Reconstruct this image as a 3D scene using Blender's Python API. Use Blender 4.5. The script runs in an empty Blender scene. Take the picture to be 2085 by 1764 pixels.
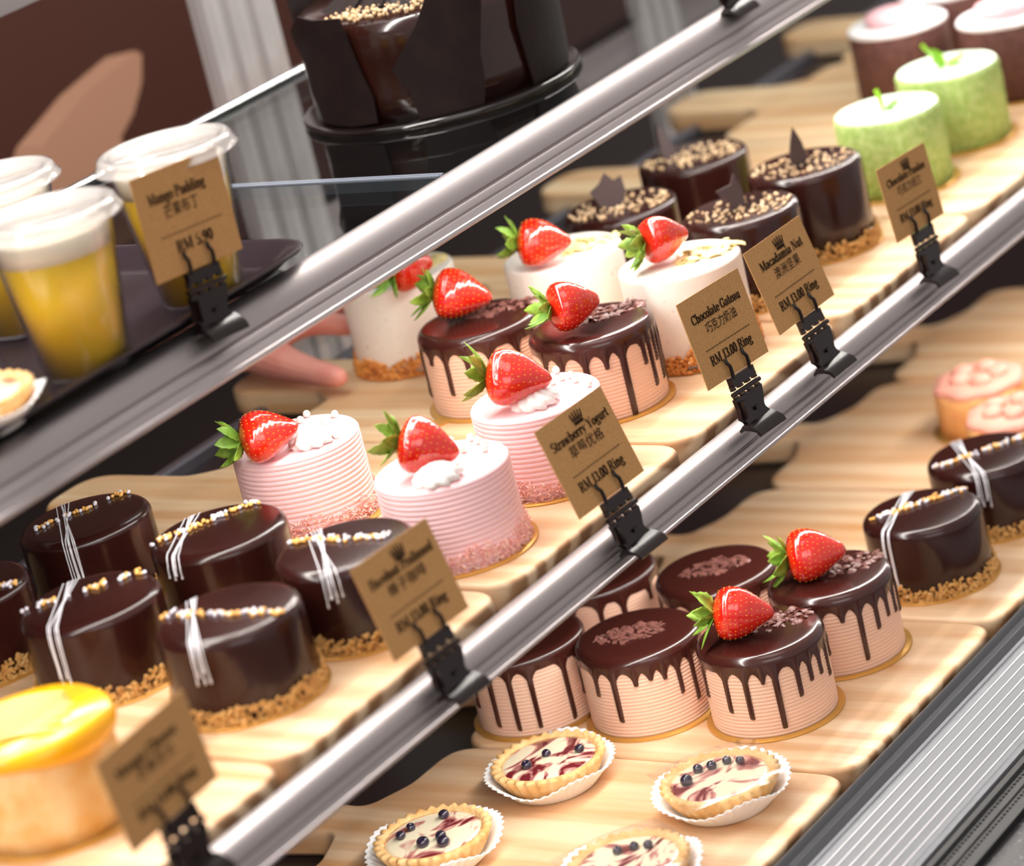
import bpy, math, random
from mathutils import Vector, Matrix
import bmesh
PI = math.pi
C = bpy.context.scene.collection
SC = bpy.context.scene

# ------------------------------------------------------------------ camera
cd = bpy.data.cameras.new('camera'); cam = bpy.data.objects.new('camera', cd); C.objects.link(cam)
SC.camera = cam
cd.sensor_fit = 'HORIZONTAL'; cd.sensor_width = 36.0; cd.lens = 6513.14 / 2085 * 36
cd.clip_start = 0.05; cd.clip_end = 50
RT = Vector((0.53401494, -0.815156, -0.22438524))
DN = Vector((-0.39268691, -0.00409965, -0.91966308))
FW = Vector((0.74874898, 0.57922697, -0.32229037))
CP = Vector((0.0, -1.20297911, 0.60587497))
m = Matrix.Identity(4)
for i in range(3):
    m[i][0] = RT[i]; m[i][1] = -DN[i]; m[i][2] = -FW[i]; m[i][3] = CP[i]
cam.matrix_world = m
cd.dof.use_dof = True; cd.dof.focus_distance = 1.80; cd.dof.aperture_fstop = 5.4

# ------------------------------------------------------------------ light
SC.view_settings.view_transform = 'Standard'; SC.view_settings.look = 'None'
SC.view_settings.gamma = 1.0; SC.view_settings.use_curve_mapping = False
SC.view_settings.exposure = -0.14
SC.cycles.max_bounces = 8; SC.cycles.transparent_max_bounces = 16
SC.cycles.caustics_reflective = False; SC.cycles.caustics_refractive = False
wd = bpy.data.worlds.new('room_light'); SC.world = wd; wd.use_nodes = True
wb = wd.node_tree.nodes['Background']; wb.inputs[0].default_value = (1.0, 0.92, 0.88, 1); wb.inputs[1].default_value = 0.66

def area(name, loc, target, sx, sy, power, col=(1, 1, 1)):
    l = bpy.data.lights.new(name, 'AREA'); l.shape = 'RECTANGLE'; l.size = sx; l.size_y = sy
    l.energy = power; l.color = col
    o = bpy.data.objects.new(name, l); C.objects.link(o); o.location = loc
    o.rotation_euler = (Vector(target) - Vector(loc)).to_track_quat('-Z', 'Y').to_euler()
    return o
WARM = (1.0, 0.94, 0.88)
def strip(name, y, z, ty, tz, w, power, col=WARM):
    l = bpy.data.lights.new(name, 'AREA'); l.shape = 'RECTANGLE'; l.size = 2.4; l.size_y = w
    l.energy = power; l.color = col
    o = bpy.data.objects.new(name, l); C.objects.link(o); o.location = (1.55, y, z)
    d = Vector((0, ty - y, tz - z)).normalized(); X = Vector((1, 0, 0)); Z = -d; Y = Z.cross(X)
    o.matrix_world = Matrix(((X.x, Y.x, Z.x, 1.55), (X.y, Y.y, Z.y, y), (X.z, Y.z, Z.z, z), (0, 0, 0, 1)))
strip('case_tube_middle', -0.122, 0.136, -0.13, 0.0, 0.016, 4.0)
strip('case_tube_lower', -0.235, -0.036, -0.20, -0.18, 0.014, 4.0)
strip('case_tube_top', -0.02, 0.62, -0.02, 0.2, 0.03, 19)
area('ceiling_panel', (1.2, -0.1, 1.9), (1.4, -0.1, 0), 2.2, 0.9, 15, (1.0, 0.97, 0.93))
area('front_fill', (-0.8, -2.6, 1.5), (1.4, -0.2, 0), 2.0, 1.4, 22, (1.0, 0.97, 0.95))  # added fill light from the front, no known window behind it

# ------------------------------------------------------------------ helpers
def lin(c):
    return tuple(((x / 255) / 12.92 if x / 255 <= 0.04045 else ((x / 255 + 0.055) / 1.055) ** 2.4) for x in c) + (1.0,)

class MB:
    def __init__(s): s.v = []; s.f = []; s.mi = []; s.cur = 0
    def add(s, vs, fs, M=None):
        b = len(s.v)
        for v in vs:
            v = Vector(v); s.v.append(M @ v if M is not None else v)
        for f in fs: s.f.append([i + b for i in f]); s.mi.append(s.cur)
    def box(s, a, b, M=None):
        x0, y0, z0 = a; x1, y1, z1 = b
        s.add([(x0, y0, z0), (x1, y0, z0), (x1, y1, z0), (x0, y1, z0), (x0, y0, z1), (x1, y0, z1), (x1, y1, z1), (x0, y1, z1)],
              [(0, 3, 2, 1), (4, 5, 6, 7), (0, 1, 5, 4), (1, 2, 6, 5), (2, 3, 7, 6), (3, 0, 4, 7)], M)
    def lathe(s, prof, n=64, M=None, rf=None):
        # prof (r, z) from bottom to top; r 0 closes
        vs = []; rows = []
        for r, z in prof:
            if r < 1e-9: rows.append([len(vs)]); vs.append((0, 0, z))
            else:
                row = []
                for k in range(n):
                    a = 2 * PI * k / n; rr, zz = (r, z) if rf is None else rf(r, z, a)
                    row.append(len(vs)); vs.append((rr * math.cos(a), rr * math.sin(a), zz))
                rows.append(row)
        fs = []
        for A, B in zip(rows, rows[1:]):
            for k in range(n):
                k2 = (k + 1) % n
                if len(A) == 1 and len(B) == 1: continue
                if len(A) == 1: fs.append((A[0], B[k2], B[k]))
                elif len(B) == 1: fs.append((A[k], A[k2], B[0]))
                else: fs.append((A[k], A[k2], B[k2], B[k]))
        s.add(vs, fs, M)
    def tube(s, pts, r, n=8, M=None, closed=False):
        pts = [Vector(p) for p in pts]; vs = []; N = len(pts); prev = None
        for i, p in enumerate(pts):
            if closed: t = pts[(i + 1) % N] - pts[i - 1]
            else: t = pts[min(i + 1, N - 1)] - pts[max(i - 1, 0)]
            t = t.normalized() if t.length > 1e-9 else Vector((0, 0, 1))
            if prev is None:
                prev = t.cross(Vector((0, 0, 1)))
                if prev.length < 1e-3: prev = t.cross(Vector((1, 0, 0)))
            u = (prev - t * prev.dot(t)).normalized(); prev = u; w = t.cross(u)
            ri = r[i] if isinstance(r, (list, tuple)) else r
            for k in range(n):
                a = 2 * PI * k / n; vs.append(p + (u * math.cos(a) + w * math.sin(a)) * ri)
        fs = []
        for i in range(N if closed else N - 1):
            j = (i + 1) % N
            for k in range(n):
                k2 = (k + 1) % n; fs.append((i * n + k, i * n + k2, j * n + k2, j * n + k))
        if not closed:
            fs.append(tuple(range(n))[::-1]); fs.append(tuple(range((N - 1) * n, N * n)))
        s.add(vs, fs, M)
    def prism(s, poly, z0, z1, M=None):
        n = len(poly); vs = [(x, y, z0) for x, y in poly] + [(x, y, z1) for x, y in poly]
        fs = [tuple(range(n))[::-1], tuple(range(n, 2 * n))] + [(i, (i + 1) % n, n + (i + 1) % n, n + i) for i in range(n)]
        s.add(vs, fs, M)
    def extrude_z(s, prof, z0, z1): s.prism(prof, z0, z1)
    def extrude_x(s, prof, x0, x1):
        n = len(prof); vs = [(x0, y, z) for y, z in prof] + [(x1, y, z) for y, z in prof]
        fs = [tuple(range(n)), tuple(range(n, 2 * n))[::-1]] + [(i, n + i, n + (i + 1) % n, (i + 1) % n) for i in range(n)]
        s.add(vs, fs)
    def blob(s, c, r, M=None, sub=1, sc=(1, 1, 1), rot=None):
        vs, fs = ICO[sub]
        out = []
        for v in vs:
            q = Vector((v[0] * r * sc[0], v[1] * r * sc[1], v[2] * r * sc[2]))
            if rot is not None: q = rot @ q
            out.append(q + Vector(c))
        s.add(out, fs, M)
    def build(s, name, mats, parent=None, smooth=True, angle=None, fix=True):
        me = bpy.data.meshes.new(name); me.from_pydata([tuple(v) for v in s.v], [], s.f)
        if not isinstance(mats, (list, tuple)): mats = [mats]
        for mt in mats: me.materials.append(mt)
        me.polygons.foreach_set('material_index', s.mi)
        if fix:
            b = bmesh.new(); b.from_mesh(me); bmesh.ops.recalc_face_normals(b, faces=b.faces); b.to_mesh(me); b.free()
        me.polygons.foreach_set('use_smooth', [smooth] * len(me.polygons))
        if smooth and angle is not None:
            me.set_sharp_from_angle(angle=math.radians(angle))
        me.update()
        o = bpy.data.objects.new(name, me); C.objects.link(o)
        if parent is not None: o.parent = parent
        return o
def _ico(sub):
    b = bmesh.new(); bmesh.ops.create_icosphere(b, subdivisions=sub, radius=1.0)
    r = ([tuple(v.co) for v in b.verts], [tuple(v.index for v in f.verts) for f in b.faces]); b.free(); return r
ICO = {k: _ico(k) for k in (1, 2, 3)}

def thing(name, label, cat, loc=(0, 0, 0), rz=0, group=None):
    o = bpy.data.objects.new(name, None); C.objects.link(o); o.location = loc; o.rotation_euler = (0, 0, rz)
    o.empty_display_size = 0.02
    tag(o, label, cat, group); return o
def tag(o, label=None, cat=None, group=None, kind=None):
    if label: o['label'] = label
    if cat: o['category'] = cat
    if group: o['group'] = group
    if kind: o['kind'] = kind
    return o
def share(name, src, parent, loc=(0, 0, 0)):
    c = src.copy(); c.name = name; C.objects.link(c); c.parent = parent; c.location = loc; return c

def fillet(pts, n=7):
    # pts: (x, y, radius) -> smooth outline
    out = []; N = len(pts)
    for i in range(N):
        p = Vector(pts[i][:2]); a = Vector(pts[i - 1][:2]); b = Vector(pts[(i + 1) % N][:2]); r = pts[i][2]
        if r <= 0: out.append(tuple(p)); continue
        da = (a - p); db = (b - p); la, lb = da.length, db.length; da.normalize(); db.normalize()
        ang = da.angle(db); t = min(r / math.tan(ang / 2), la * .49, lb * .49)
        A = p + da * t; B = p + db * t
        for k in range(n + 1):
            u = k / n; q = A * (1 - u) ** 2 + p * 2 * u * (1 - u) + B * u * u
            out.append(tuple(q))
    return out
def inset(poly, d):
    out = []; N = len(poly)
    for i in range(N):
        p = Vector(poly[i]); a = Vector(poly[i - 1]); b = Vector(poly[(i + 1) % N])
        t = (b - a).normalized(); nrm = Vector((-t.y, t.x)); out.append(tuple(p + nrm * d))
    return out

# ------------------------------------------------------------------ materials
def nt(name):
    mt = bpy.data.materials.new(name); mt.use_nodes = True; t = mt.node_tree
    return mt, t, t.nodes['Principled BSDF'], t.nodes, t.links
def mat(name, col, rough=0.5, metal=0.0, coat=0.0, sss=0.0, spec=0.5, bump=None, mottle=None, sssr=(1, .5, .3), crough=.05):
    mt, t, p, N, L = nt(name)
    p.inputs['Base Color'].default_value = lin(col); p.inputs['Roughness'].default_value = rough
    p.inputs['Metallic'].default_value = metal; p.inputs['Specular IOR Level'].default_value = spec
    p.inputs['Coat Weight'].default_value = coat; p.inputs['Coat Roughness'].default_value = crough
    if sss:
        p.inputs['Subsurface Weight'].default_value = sss; p.inputs['Subsurface Radius'].default_value = sssr
        p.inputs['Subsurface Scale'].default_value = 0.004
    if bump or mottle:
        tc = N.new('ShaderNodeTexCoord')
    if bump:
        nz = N.new('ShaderNodeTexNoise'); nz.inputs['Scale'].default_value = bump[0]; nz.inputs['Detail'].default_value = 3
        L.new(tc.outputs['Object'], nz.inputs['Vector'])
        b = N.new('ShaderNodeBump'); b.inputs['Strength'].default_value = 1; b.inputs['Distance'].default_value = bump[1]
        L.new(nz.outputs['Fac'], b.inputs['Height']); L.new(b.outputs[0], p.inputs['Normal'])
    if mottle:
        nz = N.new('ShaderNodeTexNoise'); nz.inputs['Scale'].default_value = mottle[0]; nz.inputs['Detail'].default_value = 4
        L.new(tc.outputs['Object'], nz.inputs['Vector'])
        r = N.new('ShaderNodeValToRGB'); r.color_ramp.elements[0].position = mottle[2]; r.color_ramp.elements[1].position = mottle[3]
        r.color_ramp.elements[0].color = lin(mottle[1]); r.color_ramp.elements[1].color = lin(col)
        L.new(nz.outputs['Fac'], r.inputs[0]); L.new(r.outputs[0], p.inputs['Base Color'])
    return mt
def wood_mat(name, light, dark):
    mt, t, p, N, L = nt(name)
    tc = N.new('ShaderNodeTexCoord'); oi = N.new('ShaderNodeObjectInfo')
    mul = N.new('ShaderNodeVectorMath'); mul.operation = 'MULTIPLY_ADD'
    off = N.new('ShaderNodeCombineXYZ')
    m1 = N.new('ShaderNodeMath'); m1.operation = 'MULTIPLY_ADD'; m1.inputs[1].default_value = .16; m1.inputs[2].default_value = -.08
    L.new(oi.outputs['Random'], m1.inputs[0]); L.new(m1.outputs[0], off.inputs[0]); off.inputs[1].default_value = 0; off.inputs[2].default_value = .07
    mul.inputs[1].default_value = (1, .16, 1)
    L.new(tc.outputs['Object'], mul.inputs[0]); L.new(off.outputs[0], mul.inputs[2])
    w = N.new('ShaderNodeTexWave'); w.wave_type = 'RINGS'; w.rings_direction = 'Y'; w.inputs['Scale'].default_value = 19
    w.inputs['Distortion'].default_value = 3.5; w.inputs['Detail'].default_value = 2; w.inputs['Detail Scale'].default_value = 1.2
    L.new(mul.outputs[0], w.inputs['Vector'])
    nz = N.new('ShaderNodeTexNoise'); nz.inputs['Scale'].default_value = 260; nz.inputs['Detail'].default_value = 3
    mp = N.new('ShaderNodeMapping'); mp.inputs['Scale'].default_value = (1, .05, 1)
    L.new(tc.outputs['Object'], mp.inputs[0]); L.new(mp.outputs[0], nz.inputs['Vector'])
    mx = N.new('ShaderNodeMath'); mx.operation = 'MULTIPLY_ADD'; mx.inputs[1].default_value = .5
    L.new(nz.outputs['Fac'], mx.inputs[0]); L.new(w.outputs['Fac'], mx.inputs[2])
    # long faces: soft streaks; end grain: clear growth rings
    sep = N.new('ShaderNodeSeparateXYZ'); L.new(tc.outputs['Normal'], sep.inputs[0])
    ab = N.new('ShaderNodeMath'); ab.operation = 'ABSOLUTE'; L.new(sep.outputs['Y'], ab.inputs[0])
    st = N.new('ShaderNodeTexNoise'); st.inputs['Scale'].default_value = 48; st.inputs['Detail'].default_value = 4; st.inputs['Roughness'].default_value = .6
    mp2 = N.new('ShaderNodeMapping'); mp2.inputs['Scale'].default_value = (1, .09, 1); L.new(tc.outputs['Object'], mp2.inputs[0])
    ad2 = N.new('ShaderNodeVectorMath'); ad2.operation = 'ADD'; L.new(mp2.outputs[0], ad2.inputs[0]); L.new(off.outputs[0], ad2.inputs[1]); L.new(ad2.outputs[0], st.inputs['Vector'])
    r1 = N.new('ShaderNodeValToRGB'); e = r1.color_ramp.elements
    e[0].position = .42; e[0].color = lin(light); e[1].position = .70; e[1].color = lin(dark)
    L.new(st.outputs['Fac'], r1.inputs[0])
    r = N.new('ShaderNodeValToRGB'); e = r.color_ramp.elements
    e[0].position = .55; e[0].color = lin(light); e[1].position = 1.0; e[1].color = lin(dark)
    L.new(mx.outputs[0], r.inputs[0])
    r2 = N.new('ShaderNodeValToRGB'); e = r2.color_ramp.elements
    e[0].position = .4; e[0].color = lin(tuple(c * .84 for c in light)); e[1].position = 1.15 - .15; e[1].color = lin(tuple(c * .62 for c in dark))  # end faces darker: real end grain, plus shade put into the colour
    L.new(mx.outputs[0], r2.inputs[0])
    ma_ = N.new('ShaderNodeMixRGB'); ma_.inputs[0].default_value = .34; L.new(r1.outputs[0], ma_.inputs[1]); L.new(r.outputs[0], ma_.inputs[2])
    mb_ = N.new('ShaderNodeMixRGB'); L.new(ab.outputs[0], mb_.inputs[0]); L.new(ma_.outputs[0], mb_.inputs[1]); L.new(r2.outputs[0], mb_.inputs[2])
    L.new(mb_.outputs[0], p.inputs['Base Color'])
    p.inputs['Roughness'].default_value = .42; p.inputs['Specular IOR Level'].default_value = .35
    return mt
def glass_mat(name, tint, alpha_white=0.0, rough=.02, wcol=(255, 255, 255), f0=.05):
    # clear sheet: transparent body, Schlick mirror on top, optional milky share
    mt = bpy.data.materials.new(name); mt.use_nodes = True; t = mt.node_tree; N, L = t.nodes, t.links
    N.remove(N['Principled BSDF']); out = N['Material Output']
    tr = N.new('ShaderNodeBsdfTransparent'); tr.inputs[0].default_value = (*tint, 1)
    gl = N.new('ShaderNodeBsdfGlossy'); gl.inputs['Roughness'].default_value = rough
    lw = N.new('ShaderNodeLayerWeight'); lw.inputs['Blend'].default_value = .5
    pw = N.new('ShaderNodeMath'); pw.operation = 'POWER'; pw.inputs[1].default_value = 4.2
    ma = N.new('ShaderNodeMath'); ma.operation = 'MULTIPLY_ADD'; ma.inputs[1].default_value = 1 - f0; ma.inputs[2].default_value = f0
    L.new(lw.outputs['Facing'], pw.inputs[0]); L.new(pw.outputs[0], ma.inputs[0])
    base = tr.outputs[0]
    if alpha_white:
        df = N.new('ShaderNodeBsdfDiffuse'); df.inputs[0].default_value = lin(wcol)
        tl = N.new('ShaderNodeBsdfTranslucent'); tl.inputs[0].default_value = lin(wcol)
        m0 = N.new('ShaderNodeMixShader'); m0.inputs[0].default_value = .4; L.new(df.outputs[0], m0.inputs[1]); L.new(tl.outputs[0], m0.inputs[2])
        m1 = N.new('ShaderNodeMixShader'); m1.inputs[0].default_value = alpha_white
        L.new(tr.outputs[0], m1.inputs[1]); L.new(m0.outputs[0], m1.inputs[2]); base = m1.outputs[0]
    mx = N.new('ShaderNodeMixShader'); L.new(ma.outputs[0], mx.inputs[0]); L.new(base, mx.inputs[1]); L.new(gl.outputs[0], mx.inputs[2])
    L.new(mx.outputs[0], out.inputs[0])
    return mt

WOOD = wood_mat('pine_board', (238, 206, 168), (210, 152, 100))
ALU = mat('brushed_aluminium', (172, 165, 165), .46, 1.0)
ALU2 = mat('ribbed_aluminium', (104, 106, 110), .42, 1.0)
TRAY = mat('black_tray', (34, 27, 30), .3, 0, spec=.6)
BLACKP = mat('black_plastic', (24, 14, 14), .25, 0, spec=.35)
KRAFT = mat('kraft_card', (186, 142, 92), .85, spec=.2, mottle=(900, (168, 124, 76), .3, .62))
INK = mat('black_ink', (38, 24, 18), .8, spec=.1)
GOLD = mat('gold_card', (216, 166, 84), .35, .55)
PINK = mat('pink_cream', (250, 208, 212), .5, sss=.15, spec=.35, sssr=(1, .6, .5))
COCO = mat('pink_coconut', (246, 178, 168), .7, sss=.1, mottle=(300, (252, 218, 206), .35, .6))
CREAM = mat('white_cream', (250, 246, 242), .45, sss=.15, sssr=(1, .9, .8))
PEARL = mat('white_pearl', (250, 236, 226), .25, coat=.4)
BERRY = mat('strawberry_skin', (196, 8, 10), .2, coat=1.0, sss=.06, mottle=(60, (222, 40, 18), .35, .75))
SEED = mat('strawberry_seed', (226, 160, 50), .4)
LEAF = mat('strawberry_leaf', (146, 184, 72), .5, sss=.1, mottle=(120, (92, 136, 36), .35, .65))
LEAF.use_backface_culling = False
GATEAU = mat('mocha_cream', (236, 194, 170), .55, sss=.12, sssr=(1, .6, .4))
GANACHE = mat('chocolate_ganache', (62, 27, 22), .22, coat=.4, spec=.4, crough=.08)
GLAZE = mat('dark_glaze', (45, 18, 15), .22, coat=.22, spec=.35, crough=.1)
SHAVE = mat('chocolate_flake', (122, 78, 70), .4)
NUT = mat('toasted_nut', (226, 182, 112), .55, coat=.2, mottle=(260, (190, 134, 62), .3, .7))
NUTPALE = mat('pale_nut', (232, 204, 168), .6, mottle=(200, (206, 166, 118), .3, .7))
CRUMB = mat('caramel_crumb', (240, 168, 84), .4, coat=.3, mottle=(160, (176, 92, 22), .3, .7))
GOLDPEARL = mat('gold_pearl', (244, 184, 96), .3, 0, coat=.4)
SILVER = mat('silver_pearl', (234, 230, 240), .3, 0, coat=.4)
ICING = mat('white_icing', (240, 240, 246), .3)
VANILLA = mat('vanilla_cream', (246, 236, 226), .5, sss=.12, mottle=(330, (196, 170, 150), .26, .33))
WCHOC = mat('white_chocolate', (240, 220, 156), .5)
GREEN = mat('pandan_crumb', (166, 198, 106), .75, bump=(420, .0014), mottle=(200, (190, 214, 136), .4, .6))
GREENTOP = mat('pandan_cream', (222, 240, 214), .6)
BROWNSIDE = mat('brown_sponge', (104, 66, 60), .7, bump=(260, .001), mottle=(200, (82, 48, 44), .35, .65))
WHITETOP = mat('sugar_dusting', (238, 230, 232), .8, bump=(420, .001))
PINKDISC = mat('pink_macaron', (238, 182, 188), .6)
MANGO = mat('mango_jelly', (254, 184, 4), .25, coat=.2, sss=.3, sssr=(1, .6, .1))
MANGOS = mat('mango_slice', (246, 206, 128), .45, coat=.1, sss=.2, sssr=(1, .6, .2))
SPONGE = mat('yellow_sponge', (238, 208, 156), .7, sss=.1, bump=(200, .001), mottle=(60, (226, 172, 92), .35, .7))
PUDDING = mat('mango_pudding', (255, 208, 8), .35, sss=.15, sssr=(1, .7, .1), mottle=(30, (255, 198, 0), .35, .7))
PCREAM = mat('pudding_cream', (250, 238, 214), .4)
CRUST = mat('tart_crust', (240, 200, 142), .75, bump=(500, .0006), mottle=(120, (226, 170, 100), .35, .65))
PAPER = mat('white_paper', (248, 246, 246), .7, sss=.1)
FILMM = glass_mat('clear_film', (.98, .98, .98), .04, .14)
GLASS = glass_mat('shelf_glass', (.62, .67, .67), 0, .015, f0=.07)
GLASSEDGE = mat('glass_edge', (150, 158, 172), .12, .3, spec=.8)
CUPM = glass_mat('cup_plastic', (.985, .985, .985), 0.02, .08, f0=.02)
LIDM = glass_mat('lid_plastic', (.97, .97, .97), .34, .1, (244, 240, 238))
BLUEB = mat('blueberry_skin', (42, 34, 54), .3, coat=.7)
ORANGE = mat('orange_cream', (246, 196, 126), .6, mottle=(90, (238, 170, 110), .35, .7))
SALMON = mat('salmon_cream', (236, 164, 144), .6)
SKIN = mat('skin', (226, 152, 138), .5, sss=.15, mottle=(40, (214, 128, 116), .3, .6))
WALLB = mat('brown_wall_panel', (96, 56, 44), .5)
DARK = mat('dark_panel', (40, 28, 28), .5)
COUNTER = mat('dark_terrazzo', (66, 62, 64), .5, mottle=(340, (128, 124, 128), .28, .42))
RUBBER = mat('black_rubber', (16, 16, 18), .5)
BIGCH = mat('big_cake_glaze', (38, 15, 10), .16, coat=.35, spec=.4)
SHARD = mat('chocolate_shard', (22, 12, 12), .5, spec=.22, mottle=(60, (30, 18, 16), .35, .65))
SHARD2 = mat('small_chocolate_shard', (76, 60, 60), .4)
LEAFY = mat('mint_leaf', (150, 206, 50), .45)
POSTM = mat('satin_post', (188, 184, 184), .4, .5)

# tart filling: custard with berry swirl
def swirl_mat(name, seed):
    mt, t, p, N, L = nt(name)
    tc = N.new('ShaderNodeTexCoord'); mp = N.new('ShaderNodeMapping'); mp.inputs['Location'].default_value = (seed * .37, seed * .11, 0)
    mp.inputs['Scale'].default_value = (1, 1.6, 1); mp.inputs['Rotation'].default_value = (0, 0, -.5)
    L.new(tc.outputs['Object'], mp.inputs[0])
    nz = N.new('ShaderNodeTexNoise'); nz.inputs['Scale'].default_value = 24; nz.inputs['Detail'].default_value = 2; nz.inputs['Distortion'].default_value = 2.6
    L.new(mp.outputs[0], nz.inputs['Vector'])
    r = N.new('ShaderNodeValToRGB'); e = r.color_ramp.elements
    e[0].position = .47; e[0].color = lin((250, 238, 206)); e[1].position = .60; e[1].color = lin((120, 40, 46))
    q = e.new(.53); q.color = lin((214, 150, 140))
    L.new(nz.outputs['Fac'], r.inputs[0]); L.new(r.outputs[0], p.inputs['Base Color'])
    p.inputs['Roughness'].default_value = .15; p.inputs['Coat Weight'].default_value = .6
    return mt

# ------------------------------------------------------------------ lettering
def arc(cx, cy, rx, ry, a0, a1, n=14):
    return [(cx + rx * math.cos(math.radians(a0 + (a1 - a0) * k / n)), cy + ry * math.sin(math.radians(a0 + (a1 - a0) * k / n))) for k in range(n + 1)]
TK, TN = .17, .055
def V(x, y0, y1, s0=.09, s1=.09):
    o = [('s', [(x, y0), (x, y1)])]
    if s0: o.append(('h', [(x - s0 - .04, y0 + .025), (x + s0 + .04, y0 + .025)]))
    if s1: o.append(('h', [(x - s1 - .04, y1 - .025), (x + s1 + .04, y1 - .025)]))
    return o
def VL(x, y0, y1):     # lower-case stem: flag on top left, foot serif
    return [('s', [(x, y0), (x, y1)]), ('h', [(x - .13, y0 + .025), (x + .13, y0 + .025)]), ('h', [(x - .14, y1 - .03), (x, y1 - .03)])]
def HH(x0, x1, y): return [('h', [(x0, y), (x1, y)])]
def P_(pts): return [('s', pts)]
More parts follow.
